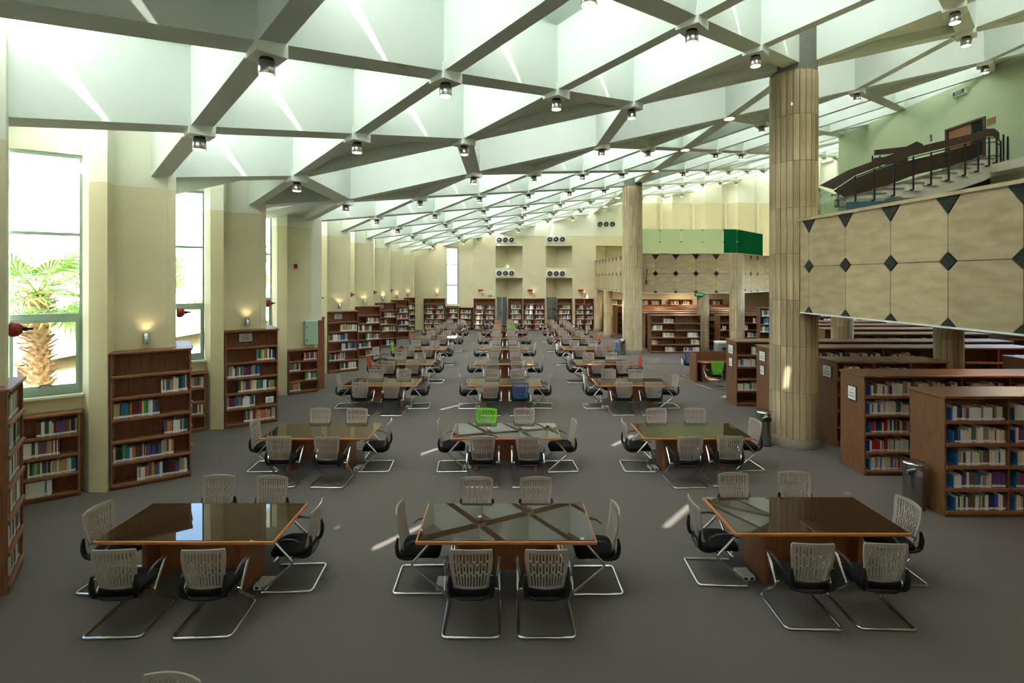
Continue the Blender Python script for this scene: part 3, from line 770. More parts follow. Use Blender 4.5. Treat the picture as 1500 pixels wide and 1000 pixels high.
b5 = brange('range with two signs just left of the big column', 'range left of the column', 7.16, 15.75, 8.5, 8, [[(.5, 1), (.0, 1), (.72, 1), (.0, 1), (.75, 1)], top2, top2, None, None, None, None, None], False)
brange('range beyond the big column, sixth from the front', 'sixth range', 12.0, 17.9, 5.0, 5, [top2, top2, top2, None, None], False)
for k, y in enumerate((19.6, 21.3, 23.0)):
    bookcase('long range under the near balcony, %s of the rows beyond the small columns' % ORD[k + 1], (12.3, y, 0), 0, 8.0, 2.0, 0.74, 5, 5, 'wood_r', group='rows beyond the small columns', double=True, lip=False)
for k in range(4):
    bc = bookcase('tall bookcase closing the stack area, %s from the void' % ORD[k + 1], (12.6 + 2.0 * k, 25.2, 0), 0, 1.9, 2.5, 0.32, 2, 6, 'wood_r', group='tall cases closing the stack area', lip=False)
    for b_ in (0, 1): rowfill(bc, 'closing case', [(.1, .8), (.2, .9), (0, .7), None, None, None], bay=b_)
sign_card('small framed sign on the end of the second range', (7.185, 10.55, 1.42), -PI / 2, 0.26, 0.3)
sign_card('framed sign near the top end of the third range', (7.775, 12.3, 1.55), -PI / 2, 0.34, 0.3)
for bx, y, nm in ((7.415, 14.67, 'column-side range'), (7.155, 16.12, 'range left of the column')):
    sign_card('larger framed sign near the top end of the ' + nm, (bx, y, 1.55), -PI / 2, 0.34, 0.3)
    sign_card('smaller framed sign lower on the end of the ' + nm, (bx, y, 1.16), -PI / 2, 0.24, 0.28)
# far ranges under the far balcony
fr1 = bookcase('two-bay range facing the hall right of the far stone column, mostly empty', (7.72, 26.85, 0), 0, 2.62, 2.0, 0.7, 2, 5, 'wood_r', group='ranges under the far balcony', double=True, lip=True)
rowfill(fr1, 'two-bay range right of the far column', [(.5, .95), (.02, .45), (.5, .95), (0, .25), (.6, .98)], 0, ['grey', 'cream', 'white', 'tan']); rowfill(fr1, 'two-bay range right of the far column', [None, None, (.5, .95), (.62, .98), (.3, .98)], 1, RIGHTPAL)
fr2 = bookcase('two-bay range under the angled green balcony, few books', (11.35, 26.9, 0), 0, 3.3, 2.0, 0.7, 3, 5, 'wood_r', group='ranges under the far balcony', double=True, lip=True)
rowfill(fr2, 'range under the angled balcony', [None, (.0, .3), None, None, (.3, .8)], 0, RIGHTPAL); rowfill(fr2, 'range under the angled balcony', [(.6, .95), (.0, .35), (.3, 1), None, None], 1, RIGHTPAL)
for k in range(6):
    y = 28.6 + 1.75 * k
    bookcase('long bare-topped range in the rows under the far balcony, %s row back' % ORD[k + 1], (7.9 + (0.2 if k % 2 else 0), y, 0), 0, 8.6, 2.0, 0.7, 5, 5, 'wood_r', group='ranges under the far balcony', double=True, lip=False)

# books: the 300 that show largest as objects, the rest joined
def bookmesh(col):
    m = MB()
    m.box(0, 1, 0, 1, 0, 1, 0)
    m.f = m.f[:1] + m.f[2:]; m.m = m.m[:1] + m.m[2:]; m.sm = m.sm[:1] + m.sm[2:]     # lid replaced by the page block
    m.add([(0, 0, 1), (1, 0, 1), (1, 0.04, 1), (0, 0.04, 1)], [(0, 1, 2, 3)], 0)
    m.add([(0.1, 0.04, 0.97), (0.9, 0.04, 0.97), (0.9, 1, 0.97), (0.1, 1, 0.97)], [(0, 1, 2, 3)], 1)
    m.add([(0, 0.04, 1), (0.1, 0.04, 1), (0.1, 1, 1), (0, 1, 1)], [(0, 1, 2, 3)], 0); m.add([(0.9, 0.04, 1), (1, 0.04, 1), (1, 1, 1), (0.9, 1, 1)], [(0, 1, 2, 3)], 0)
    m.add([(0.06, -0.012, 0.06), (0.94, -0.012, 0.06), (0.94, -0.012, 0.2), (0.06, -0.012, 0.2), (0.06, 0, 0.06), (0.94, 0, 0.06), (0.94, 0, 0.2), (0.06, 0, 0.2)],
          [(0, 1, 2, 3), (3, 2, 6, 7), (1, 0, 4, 5)], 2)
    return m
def book_mats(col): return [BM[col], M['page'], M['tag']]
order = sorted(range(len(BOOKS)), key=lambda i: -BOOKS[i][0])
single = set(order[:300])
bmesh_of = {c: bookmesh(c).mesh('book', book_mats(c)) for c in BOOKC}
tmpl = bookmesh('navy')
rest = MB(); rmats = [BM[c] for c in BOOKC] + [M['page'], M['tag']]; ci = {c: i for i, c in enumerate(BOOKC)}
nb_books = len(BOOKS)
for i, (a, m, col, k, sh, nsh, desc, tw, hh) in enumerate(BOOKS):
    if i in single:
        o = put('book', bmesh_of[col]); o.matrix_world = m
        sz = 'thick ' if tw > 0.035 else 'slim ' if tw < 0.021 else ''
        tag(o, '%s%s book, %s on %s, %s' % (sz, col, ORD[min(k, len(ORD) - 1)], shelf_name(sh, nsh), desc), 'book', 'books on the shelves')
    else:
        mp = [ci[col], len(ci), len(ci) + 1]
        off = len(rest.v); rest.v += [(m @ Vector(v))[:] for v in tmpl.v]
        rest.f += [tuple(q + off for q in f) for f in tmpl.f]; rest.m += [mp[q] for q in tmpl.m]; rest.sm += tmpl.sm
o = rest.build('shelved_books', rmats); o['kind'] = 'stuff'; o['label'] = 'remaining small books filling the shelves of the farther bookcases'; o['category'] = 'books'

# ------------------------------------------------------------------ tables
TD, TW, TH = 1.07, 2.2, 0.75
tp = [('tabletop', MB().bbox(-TW / 2, TW / 2, 0, TD, TH - 0.045, TH, 0.014, 2).mesh('tabletop', M['edge'])),
      ('glass_sheet', MB().bbox(-TW / 2 + 0.022, TW / 2 - 0.022, 0.022, TD - 0.022, TH, TH + 0.006, 0.002).mesh('glass_sheet', M['top'])),
      ('leg_panel', MB().bbox(-0.64, -0.575, 0.2, 0.76, 0, TH - 0.045, 0.012, 2).mesh('leg_panel', M['leg'])),
      ('leg_panel', MB().bbox(0.575, 0.64, 0.2, 0.76, 0, TH - 0.045, 0.012, 2).mesh('leg_panel', M['leg'])),
      ('modesty_panel', MB().bbox(-0.575, 0.575, 0.44, 0.47, 0.16, TH - 0.045, 0.004).mesh('modesty_panel', M['leg']))]
COLS = {'left': 'window side', 'middle': 'middle', 'right': 'column side'}
TABLES = []
LX = [-3.87, -3.78, -3.70, -3.75, -3.74, -3.66, -3.66, -3.5]; MX = [0.03, 0.04, 0.03, 0.02, 0.02, 0.03, 0.03, 0.03]; RX_ = [3.98, 3.88, 3.88, 3.82, 3.82, 3.78, 3.82, 3.85]
ZY = [6.17, 10.18, 15.2, 19.0, 23.0, 27.3, 31.4, 35.4]
for r in range(8):
    for cn, xs_ in (('left', LX), ('middle', MX), ('right', RX_)):
        y = ZY[r] + (0.2 if (cn == 'right' and r == 0) else 0)
        t = thing('reading_table', 'glass-topped wooden reading table, %s from the front in the %s row of tables' % (ORD[r + 1], COLS[cn]), 'table', (xs_[r], y, 0), 0, 'reading tables in three rows')
        for n_, me in tp: put(n_, me, t)
        TABLES.append((r, cn, xs_[r], y))

# ------------------------------------------------------------------ chairs
def shell_mesh(m):
    nslot = 11; us = [-1.0]
    e = 0.80; w = 2 * e / (2 * nslot - 1)
    us = [-1.0, -0.9] + [-e + w * i for i in range(2 * nslot)] + [0.9, 1.0]
    vs_ = [0, 0.05, 0.34, 0.38, 0.41, 0.45, 0.60, 0.64, 0.67, 0.71, 0.90, 0.96, 1.0]
    def solid(ci, ri):
        j = ci - 2
        if j < 0 or j > 2 * nslot - 2 or j % 2: return True
        s = j // 2
        if ri in (0, len(vs_) - 2, len(vs_) - 3): return True
        pat = (2, 8) if s % 2 == 0 else (4, 6)
        return ri in pat or ri == 0
    def P(u, v, off):
        hw = 0.197 + 0.048 * min(1, v * 1.4) - 0.006 * v
        if v > 0.95: hw -= 0.012 * (v - 0.95) / 0.05
        zz = 0.50 + 0.47 * v - 0.012 * u * u * (1 if v > 0.9 else 0)
        y = -0.235 - 0.03 * math.sin(min(1, v * 1.7) * PI / 2) - 0.085 * max(0, v - 0.35) ** 1.3 - 0.02 * math.sin(v * PI) + 0.04 * u * u
        return Vector((u * hw, y + off, zz))
    mb = MB(); nu, nv = len(us), len(vs_)
    idx = lambda i, j, k: (k * nv + j) * nu + i
    verts = [P(u, v, off) for off in (0.008, -0.008) for v in vs_ for u in us]
    fs = []
    S = {(i, j): solid(i, j) for i in range(nu - 1) for j in range(nv - 1)}
    for (i, j), ok in S.items():
        if not ok: continue
        fs.append((idx(i, j, 1), idx(i + 1, j, 1), idx(i + 1, j + 1, 1), idx(i, j + 1, 1)))
        fs.append((idx(i, j, 0), idx(i, j + 1, 0), idx(i + 1, j + 1, 0), idx(i + 1, j, 0)))
        for di, dj, a, b in ((-1, 0, (i, j), (i, j + 1)), (1, 0, (i + 1, j + 1), (i + 1, j)), (0, -1, (i + 1, j), (i, j)), (0, 1, (i, j + 1), (i + 1, j + 1))):
            if not S.get((i + di, j + dj), False):
                fs.append((idx(*a, 0), idx(*b, 0), idx(*b, 1), idx(*a, 1)))
    mb.add(verts, fs)
    return mb.mesh('backrest', m)
shellm = {k: shell_mesh(M['shell' + k]) for k in ('', '_green', '_blue', '_red', '_orange')}
def seat_mesh():
    mb = MB(); n = 28; rings = []
    for sc, z in ((0.86, 0.405), (0.97, 0.415), (1.0, 0.44), (0.985, 0.468), (0.93, 0.482), (0.5, 0.478), (0.0, 0.474)):
        ring = []
        for k in range(n):
            a = 2 * PI * k / n; c, s = math.cos(a), math.sin(a)
            x = 0.245 * math.copysign(abs(c) ** 0.42, c) * sc; y = 0.01 + 0.25 * math.copysign(abs(s) ** 0.42, s) * sc
            ring.append((x, y, z - (0.03 * max(0, (y - 0.14) / 0.12) if y > 0.14 else 0)))
        rings.append(ring)
    vs = [p for r in rings for p in r]
    fs = [(i * n + j, i * n + (j + 1) % n, (i + 1) * n + (j + 1) % n, (i + 1) * n + j) for i in range(len(rings) - 1) for j in range(n)]
    mb.add(vs, fs, 0, True); mb.add(rings[0], [tuple(range(n - 1, -1, -1))])
    return mb.mesh('seat', M['seat'])
seatm = seat_mesh()
def bracket_mesh():
    mb = MB()
    for s in (-1, 1):
        mb.tube(fillet([(s * 0.232, -0.262, 0.665), (s * 0.236, -0.278, 0.56), (s * 0.222, -0.262, 0.43), (s * 0.19, -0.16, 0.385), (s * 0.17, -0.06, 0.392)], 0.07, 4), [0.014, 0.02, 0.024] + [0.026] * 15 + [0.012], 8, 0, 1.25)
    mb.tube([(-0.205, -0.225, 0.412), (-0.1, -0.262, 0.402), (0.1, -0.262, 0.402), (0.205, -0.225, 0.412)], 0.017, 8)
    mb.box(-0.17, 0.17, -0.15, 0.15, 0.385, 0.405)
    return mb.mesh('back_bracket', M['black'])
brm = bracket_mesh()
def frame_mesh():
    half = lambda s: [(s * 0.306, 0.15, 0.635), (s * 0.312, -0.09, 0.375), (s * 0.312, 0.30, 0.055), (s * 0.312, 0.325, 0.016), (s * 0.312, -0.31, 0.016)]
    path = half(-1) + half(1)[::-1]
    mb = MB().tube(fillet(path, 0.055, 5), 0.016, 8)
    mb.tube([(-0.308, -0.05, 0.39), (-0.2, -0.05, 0.393), (0.2, -0.05, 0.393), (0.308, -0.05, 0.39)], 0.011, 6)
    return mb.mesh('cantilever_frame', M['chrome'])
frm = frame_mesh()
armm = {s: MB().tube([(s * 0.285, -0.16, 0.60), (s * 0.303, -0.08, 0.655), (s * 0.309, 0.02, 0.668), (s * 0.308, 0.12, 0.652), (s * 0.302, 0.215, 0.612)], [0.012, 0.02, 0.023, 0.022, 0.012], 8, 0, 0.5, up=(0, 0, 1)).mesh('armrest', M['black']) for s in (-1, 1)}
CN = {'': 'grey', '_green': 'bright green', '_blue': 'blue', '_red': 'red', '_orange': 'orange'}
def chair(loc, rz, label, col=''):
    t = thing('reading_chair', label, 'chair', loc, rz, 'chairs around the reading tables')
    put('backrest', shellm[col], t); put('seat', seatm, t); put('back_bracket', brm, t); put('cantilever_frame', frm, t)
    put('armrest', armm[-1], t); put('armrest', armm[1], t)
    return t
SPECIAL = {(1, 'middle', 'bl'): '_green', (2, 'middle', 'fr'): '_blue', (3, 'left', 'l'): '_red', (4, 'left', 'l'): '_green', (5, 'left', 'l'): '_orange', (3, 'right', 'r'): '_red',
           (4, 'right', 'r'): '_blue', (5, 'right', 'r'): '_orange', (7, 'middle', 'fl'): '_orange', (6, 'middle', 'br'): '_green'}
EXACT = {(0, 'right', 'l'): (-1.17, 0.46, -PI / 2 - 0.05), (0, 'left', 'fl'): (-0.42, -0.29, 0.06), (0, 'left', 'fr'): (0.56, -0.29, 0.06), (0, 'middle', 'fl'): (-0.39, -0.29, 0), (0, 'middle', 'fr'): (0.44, -0.29, 0),
         (0, 'right', 'fl'): (-0.5, -0.36, -0.05), (0, 'right', 'fr'): (0.32, -0.36, -0.06)}
POSN = {'fl': 'near side, first seat', 'fr': 'near side, second seat', 'bl': 'far side, first seat', 'br': 'far side, second seat', 'l': 'window-side end', 'r': 'column-side end'}
for r, cn, tx, ty in TABLES:
    rr = random.Random(r * 10 + len(cn))
    for pos in ('fl', 'fr', 'bl', 'br', 'l', 'r'):
        j = lambda a: rr.uniform(-a, a)
        if pos in ('fl', 'fr'): dx, dy, rz = (-0.43 if pos == 'fl' else 0.43) + j(.04), -0.29 + j(.03), j(.06)
        elif pos in ('bl', 'br'): dx, dy, rz = (-0.43 if pos == 'bl' else 0.43) + j(.05), TD + (0.06 if (r == 0 and cn != 'left') else 0.13) + abs(j(.05)), PI + j(.07)
        elif pos == 'l': dx, dy, rz = -TW / 2 - 0.01 + j(.02), 0.50 + j(.04), -PI / 2 + j(.08)
        else: dx, dy, rz = TW / 2 + 0.03 + j(.02), 0.50 + j(.04), PI / 2 + j(.08)
        if (r, cn, pos) in EXACT: dx, dy, rz = EXACT[(r, cn, pos)]
        col = SPECIAL.get((r, cn, pos), '')
        chair((tx + dx, ty + dy, 0), rz, '%s slatted chair, %s, at %s table of %s row' % (CN[col], POSN[pos], ORD[r + 1], COLS[cn]), col)
chair((-2.50, 3.53, 0), PI - 0.12, 'grey slatted chair whose top just shows at the bottom edge of the view', '')
chair((-5.25, 21.9, 0), -1.9, 'spare grey chair standing alone between tables near the fourth wall bookcase', '')
# floor power boxes beside the tables
for r in range(3):
    for cn, xs_, side in (('left', LX, 1), ('middle', MX, -1), ('right', RX_, -1)):
        y = ZY[r] + (0.2 if (cn == 'right' and r == 0) else 0)
        t = thing('floor_outlet', 'white floor socket box with open lid by the leg of the %s %s table' % (ORD[r + 1], COLS[cn]), 'floor outlet', (xs_[r] + side * 0.80, y + 0.36, 0), 0, 'floor socket boxes')
        MB().bbox(-0.085, 0.085, -0.09, 0.0, 0, 0.06, 0.006).build('socket_box', M['white_pl'], t)
        MB().bbox(-0.09, 0.09, 0.03, 0.17, 0, 0.035, 0.006).build('lid', M['white_pl'], t)
        for q in (-0.06, 0.02): MB().box(q, q + 0.04, -0.093, -0.09, 0.015, 0.045).build('socket', M['dark'], t)

# ------------------------------------------------------------------ litter bins
def bin_(label, x, y, h=0.72, rz=0):
    t = thing('litter_bin', label, 'bin', (x, y, 0), rz, 'steel litter bins')
    MB().lathe([(0.155, 0.0), (0.155, h - 0.03), (0.15, h), (0.1, h + 0.005), (0.0, h + 0.005)], 28, caps=False).build('body', M['steel'], t)
    MB().lathe([(0.162, h - 0.025), (0.166, h - 0.01), (0.15, h + 0.008)], 28, caps=False).build('rim', M['chrome'], t)
    MB().lathe([(0.16, 0), (0.16, 0.03)], 28).build('base_ring', M['black'], t)
    m = MB().slab([(-0.09 + 0.02 * 0, -0.158 + 0.02, h - 0.2 + 0.0), (0.09, -0.138, h - 0.2), (0.1, -0.138, h - 0.13), (0.05, -0.138, h - 0.09), (-0.05, -0.138, h - 0.09), (-0.1, -0.138, h - 0.13)], (0, -0.022, 0))
    m.build('opening', M['dark'], t)
    MB().tube(fillet([(-0.10, -0.13, h - 0.20), (-0.13, -0.19, h - 0.12), (-0.02, -0.23, h - 0.06), (0.0, -0.16, h - 0.05)], 0.05), 0.02, 8, fy=0.4).build('ash_scoop', M['chrome'], t)
bin_('steel litter bin at the foot of the big stone column', 6.15, 12.1, 0.78)
bin_('steel litter bin with round opening by the end of the nearest range', 7.03, 8.78, 0.78, -0.5)
bin_('slim steel bin beside the far stone column', 6.12, 26.4, 0.8)

# ------------------------------------------------------------------ wall fittings
def sconce(label, x, y, z, rz, e=1.5):
    t = thing('wall_sconce', label, 'wall lamp', (x, y, z), rz, 'up-lights above the bookcases')
    MB().box(-0.05, 0.05, -0.03, 0.0, 0.0, 0.1).build('bracket', M['frame'], t)
    MB().lathe([(0.062, 0.0), (0.062, 0.2), (0.05, 0.2), (0.05, 0.16)], 18, 0, -0.10).build('lamp_tube', M['steel'], t)
    MB().lathe([(0.0, 0.165), (0.05, 0.165), (0.045, 0.185), (0.0, 0.195)], 14, 0, -0.10, caps=False).build('bulb', M['lampw'], t)
    ld = bpy.data.lights.new('sconce_light', 'SPOT'); ld.energy = e; ld.color = (1.0, 0.78, 0.48); ld.spot_size = 2.4; ld.spot_blend = 1.0; ld.shadow_soft_size = 0.04
    lo = bpy.data.objects.new('sconce_light', ld); C.objects.link(lo); lo.parent = t; lo.location = (0, -0.10, 0.21); lo.rotation_euler = (PI, 0, 0)
def on_panel(k, f):
    b = bay(k); a, c = Vector(b['Aa']), Vector(b['B'])
    p = a.lerp(c, f); return p.x, p.y, math.atan2(c.y - a.y, c.x - a.x)
for k in range(NB):
    if k == 2: continue
    x, y, rz = on_panel(k, 0.5)
    sconce('small cylindrical up-light on the wall above the ' + NAMES[k], x, y, 2.66, rz)
for i, (x, y) in enumerate(((-5.1, FZ), (-1.6, bf), (2.25, bf), (6.1, bf))):
    sconce('up-light on the far wall, %s from the windows' % ORD[i + 1], x, y, 2.62, 0, 2.0)
def bell(label, k):
    b = bay(k); e = bay(k + 1)['WL']; p = Vector(b['B']) + (Vector(e) - Vector(b['B'])).normalized() * (0.16 if k >= 0 else 0.5) + D * 0.03
    t = thing('alarm_bell', label, 'alarm bell', (p.x, p.y, 3.23), math.atan2(D.y, D.x), 'red alarm bells beside the windows'); t.scale = (0.72, 0.8, 0.8)
    m = MB().lathe([(0.0, 0.0), (0.10, 0.0), (0.125, 0.03), (0.13, 0.08), (0.115, 0.14), (0.07, 0.19), (0.0, 0.2)], 20, caps=False)
    m.v = [(v[2], v[1], v[0]) for v in m.v]; m.f = [f[::-1] for f in m.f]; m.build('gong', M['red'], t)
    m = MB().lathe([(0.0, 0.19), (0.035, 0.19), (0.045, 0.24), (0.02, 0.27), (0.02, 0.34), (0.0, 0.35)], 12, caps=False)
    m.v = [(v[2], v[1], v[0]) for v in m.v]; m.f = [f[::-1] for f in m.f]; m.build('nozzle', M['black'], t)
for k in range(-1, 6): bell('red bell with a black nozzle beside the %s window' % ORD[k + 2], k)
x, y, rz = on_panel(2, 0.60)
t = thing('electrical_cabinet', 'pale green electrical cabinet on the wall above the low bookcase', 'cabinet', (x + N.x * 0.012 - D.x * 0.05, y + N.y * 0.012 - D.y * 0.05, 1.62), rz)
MB().bbox(-0.02, 0.42, -0.16, 0, 0, 0.83, 0.008).build('body', M['cabinet'], t)
dd = MB().bbox(0.0, 0.40, -0.178, -0.16, 0.02, 0.81, 0.005).build('door', M['cabinet'], t)
MB().box(0.03, 0.06, -0.19, -0.178, 0.14, 0.2).build('latch', M['dark'], dd); MB().box(0.03, 0.06, -0.19, -0.178, 0.58, 0.64).build('latch', M['dark'], dd)
t = thing('call_point', 'small dark red fire alarm box on the wall above the green cabinet', 'alarm box', (x - 0.28, y - 0.2, 4.35), rz)
MB().bbox(-0.06, 0.06, -0.06, 0, -0.08, 0.08, 0.008).build('housing', M['red'], t); MB().box(-0.03, 0.03, -0.066, -0.06, -0.03, 0.04).build('window', M['ink'], t)
ps = MB().prism([(x + 0.16 * D.x - 0.01, y + 0.16 * D.y), (x + 0.52 * D.x + 0.05, y + 0.52 * D.y - 0.08), (x + 0.52 * D.x, y + 0.52 * D.y), (x + 0.16 * D.x - 0.05, y + 0.16 * D.y + 0.08)], 2.45, 7.5).build('trim_1', M['wall_up']); struct(ps)
for i, x in enumerate((-1.75, 2.0, 5.85)):
    t = thing('alarm_sounder', 'red wall sounder above the %s far-wall lamp on the piers' % ORD[i + 1], 'alarm', (x, bf - 0.006, 3.1), 0, 'red sounders on the far wall')
    MB().bbox(-0.2, 0.2, -0.12, 0, -0.1, 0.1, 0.02).build('case', M['red'], t); MB().lathe([(0.0, 0.0), (0.06, 0.0), (0.06, 0.01), (0, 0.01)], 12).build('badge', M['paper'], t)
    t.children[1].rotation_euler = (PI / 2, 0, 0); t.children[1].location = (0, -0.12, 0)
for i, (x0, z) in enumerate(((-0.6, 6.85), (3.25, 6.9), (-0.6, 4.32), (3.25, 4.30), (7.05, 8.05))):
    t = thing('air_vent', 'white plate with three round air jets, %s on the far wall' % ('upper first', 'upper second', 'lower first', 'lower second', 'high third')[i], 'vent', (x0 + 0.72, bf, z), 0, 'triple jet vents')
    MB().bbox(-0.74, 0.74, -0.03, 0, -0.27, 0.27, 0.01).build('plate', M['vent'], t)
    for q in (-0.47, 0, 0.47):
        m = MB().lathe([(0.21, 0.03), (0.215, 0.06), (0.17, 0.07), (0.15, 0.035)], 20, caps=False).lathe([(0.0, 0.034), (0.16, 0.034)], 20, mi=1, caps=False).lathe([(0.0, 0.08), (0.06, 0.06), (0.07, 0.035)], 14, caps=False)
        m.v = [(v[0] + q, -v[2], v[1]) for v in m.v]; m.build('jet_nozzle', [M['steel'], M['dark']], t)
for i, x in enumerate((-0.55, 3.3)):
    for q in (0, 0.42):
        t = thing('flush_door', 'tall grey flush door panel in the %s wall niche, %s leaf' % (ORD[i + 1], 'outer' if q == 0 else 'inner'), 'door', (x + q + 0.02, FZ + (-0.03 if q == 0 else 0.31), 0), 0.75, 'grey panels in the niches')
        MB().bbox(0, 0.44, -0.05, 0, 0.01, 2.5, 0.006).build('leaf', M['grey_door'], t); MB().box(0.36, 0.39, -0.07, -0.05, 1.0, 1.12).build('handle', M['steel'], t)
t = thing('wall_clock', 'dark ring-shaped wall fitting beside the first pier lamp', 'wall fitting', (-1.05, bf, 2.62))
m = MB().lathe([(0.16, 0.0), (0.17, 0.05), (0.11, 0.06), (0.1, 0.0)], 20, caps=False); m.v = [(v[0], -v[2], v[1] * 0.6) for v in m.v]; m.build('ring', M['frame'], t)
m = MB().lathe([(0.0, 0.012), (0.11, 0.012)], 20, caps=False); m.v = [(v[0], -v[2], v[1] * 0.6) for v in m.v]; m.build('face', M['cabinet'], t)
t = thing('detector', 'small round white detector high between the niches', 'detector', (2.3, bf, 4.28))
m = MB().lathe([(0.07, 0.0), (0.07, 0.03), (0.04, 0.06), (0.0, 0.06)], 14, caps=False); m.v = [(v[0], -v[2], v[1]) for v in m.v]; m.build('case', M['paper'], t)
m = MB().lathe([(0.0, 0.066), (0.02, 0.062)], 8, caps=False); m.v = [(v[0], -v[2], v[1]) for v in m.v]; m.build('lens', M['dark'], t)
# lamp rail and camera on the far fascia, exit sign below it
t = thing('lamp_bracket', 'thin dark bracket lamp hanging on the far stone fascia', 'lamp', (7.62, 27.5, 3.62)); MB().tube([(0.06, -0.04, 0.78), (0.02, -0.06, 0.2)], 0.018, 6).build('rod', M['black'], t); MB().tube([(0.02, -0.08, 0.2), (0.0, -0.10, 0.0)], 0.045, 8).build('head', M['black'], t); MB().box(0.03, 0.09, -0.03, 0, 0.72, 0.8).build('mount', M['black'], t)
t = thing('security_camera', 'small dome camera on the angled far balcony front', 'camera', (12.95, 27.9, 3.35), 0.8); MB().tube([(0, -0.02, 0.1), (0, -0.14, 0.1), (0, -0.14, 0.0)], 0.03, 8).build('arm', M['black'], t); MB().lathe([(0.09, 0.0), (0.09, -0.05), (0.05, -0.11), (0, -0.12)], 14, 0, -0.14).build('dome', M['dark'], t)
t = thing('exit_sign', 'green exit light under the far balcony edge', 'exit sign', (10.55, 27.62, 2.98)); MB().bbox(-0.26, 0.26, -0.05, 0.0, 0, 0.16, 0.006).build('box', M['sign_green'], t); MB().box(-0.2, 0.2, -0.054, -0.05, 0.05, 0.1).build('panel', mat('lit_green', (30, 150, 90), 0.4, emit=(30, 170, 95), es=0.8), t); MB().box(-0.02, 0.02, -0.03, -0.01, 0.16, 0.22).build('hanger', M['steel'], t)
# right wall: exit sign, brass plate, numeral
t = thing('exit_sign', 'green and white exit sign box high on the pale green wall', 'exit sign', (RX - 0.002, 19.0, 10.72), -PI / 2); t.scale = (0.5, 0.6, 0.6)
MB().bbox(-0.55, 0.55, -0.22, 0, 0, 0.36, 0.02).build('housing', M['vent'], t); MB().box(-0.48, 0.48, -0.226, -0.22, 0.05, 0.31).build('panel', M['sign_green'], t)
m = MB()
for q in (0.12, 0.22): m.box(-0.3, 0.3, -0.23, -0.226, q, q + 0.03)
m.build('lettering', M['paper'], t)
t = thing('door_plate', 'brass nameplate on the wall beside the upper door', 'nameplate', (RX - 0.002, 17.84, 9.38), -PI / 2); t.scale = (0.45, 1, 0.6); MB().bbox(-0.34, 0.34, -0.025, 0, -0.16, 0.24, 0.006).build('plate', M['brass'], t)
m = MB()
for q in (-0.04, 0.06, 0.14): m.box(-0.2, 0.2, -0.029, -0.025, q, q + 0.02)
m.build('lettering', M['ink'], t)
t = thing('wall_numeral', 'dark numeral 1 fixed to the pale green wall', 'numeral', (RX - 0.002, 20.35, 9.42), -PI / 2); t.scale = (0.6, 1, 0.6)
MB().box(-0.035, 0.035, -0.03, 0, 0, 0.36).box(-0.09, 0.09, -0.03, 0, -0.05, 0.0).slab([(-0.035, -0.03, 0.36), (-0.1, -0.03, 0.29), (-0.1, -0.03, 0.24), (-0.035, -0.03, 0.28)], (0, 0.03, 0)).build('digit', M['ink'], t)
MB().box(-0.05, 0.05, -0.004, 0, -0.02, 0.3).build('backing', M['wall_green'], t)

# ------------------------------------------------------------------ staircase on the gallery
def pix(px, py, y): return Vector(((px - 738) * y / 750, y, H + (408 - py) * y / 750))
def yy(px): return 16.2 + (px - 1205) / 260 * 0.9
st = thing('staircase', 'curved staircase with dark wooden balustrade and pale steps on the gallery', 'staircase', (11.5, 16.4, 5.1))
o0 = Vector((11.5, 16.4, 5.1))
up = [(1202, 271), (1243, 249), (1281, 235), (1309, 225), (1337, 216.5), (1386, 205), (1425, 195.5), (1445, 188.5), (1457, 188), (1464, 194)]
lo_ = [(1222, 277), (1253, 256.5), (1281, 246), (1309, 236), (1337, 228), (1386, 216), (1425, 206.5), (1445, 200), (1457, 199), (1464, 204)]
u2 = [(1222, 279), (1253, 261), (1281, 250), (1309, 240), (1337, 234), (1386, 222), (1425, 211), (1445, 204), (1457, 203), (1464, 208)]
l2 = [(1240, 290), (1262, 284), (1281, 279), (1309, 268), (1337, 257), (1386, 245), (1425, 233), (1445, 222), (1457, 220), (1464, 224)]
def band(parent, upl, lol, name, m, th=0.06, dy=0.0, yf=yy):
    mb = MB(); vs = []
    for (a, b) in zip(upl, lol):
        yb = yf(a[0]) + dy
        p = pix(a[0], a[1], yb) - o0; q = pix(b[0], b[1], yb) - o0
        vs += [p, q, p + Vector((0, th, 0)), q + Vector((0, th, 0))]
    fs = []
    for i in range(len(upl) - 1):
        a, b = 4 * i, 4 * i + 4
        fs += [(a + 1, b + 1, b, a), (a + 2, b + 2, b + 3, a + 3), (a, b, b + 2, a + 2), (a + 3, b + 3, b + 1, a + 1)]
    fs += [(0, 2, 3, 1), (len(vs) - 4, len(vs) - 3, len(vs) - 1, len(vs) - 2)]
    mb.add(vs, fs); return mb.build(name, m, parent)
band(st, up, lo_, 'handrail_board', M['rail_wood']); band(st, u2, l2, 'lower_board', M['rail_wood'], 0.05, 1.6)
for pts in (lo_, ):
    MB().tube([pix(x, y + 2.5, yy(x)) - o0 + Vector((0, -0.02, 0)) for x, y in pts], 0.02, 6).build('rail', M['metal_blk'], st)
MB().tube([pix(x, y + 9, yy(x)) - o0 + Vector((0, -0.02, 0)) for x, y in lo_], 0.018, 6).build('rail', M['metal_blk'], st)
import bisect
def interp(pts, x):
    xs2 = [p[0] for p in pts]; i = min(max(bisect.bisect(xs2, x), 1), len(pts) - 1); a, b = pts[i - 1], pts[i]
    return a[1] + (b[1] - a[1]) * (x - a[0]) / (b[0] - a[0])
steps = [(1267, 282), (1295, 275), (1321.5, 266.5), (1350.5, 259), (1376, 252.5), (1398.5, 245.5), (1418, 239.5), (1438, 231.5), (1452, 227)]
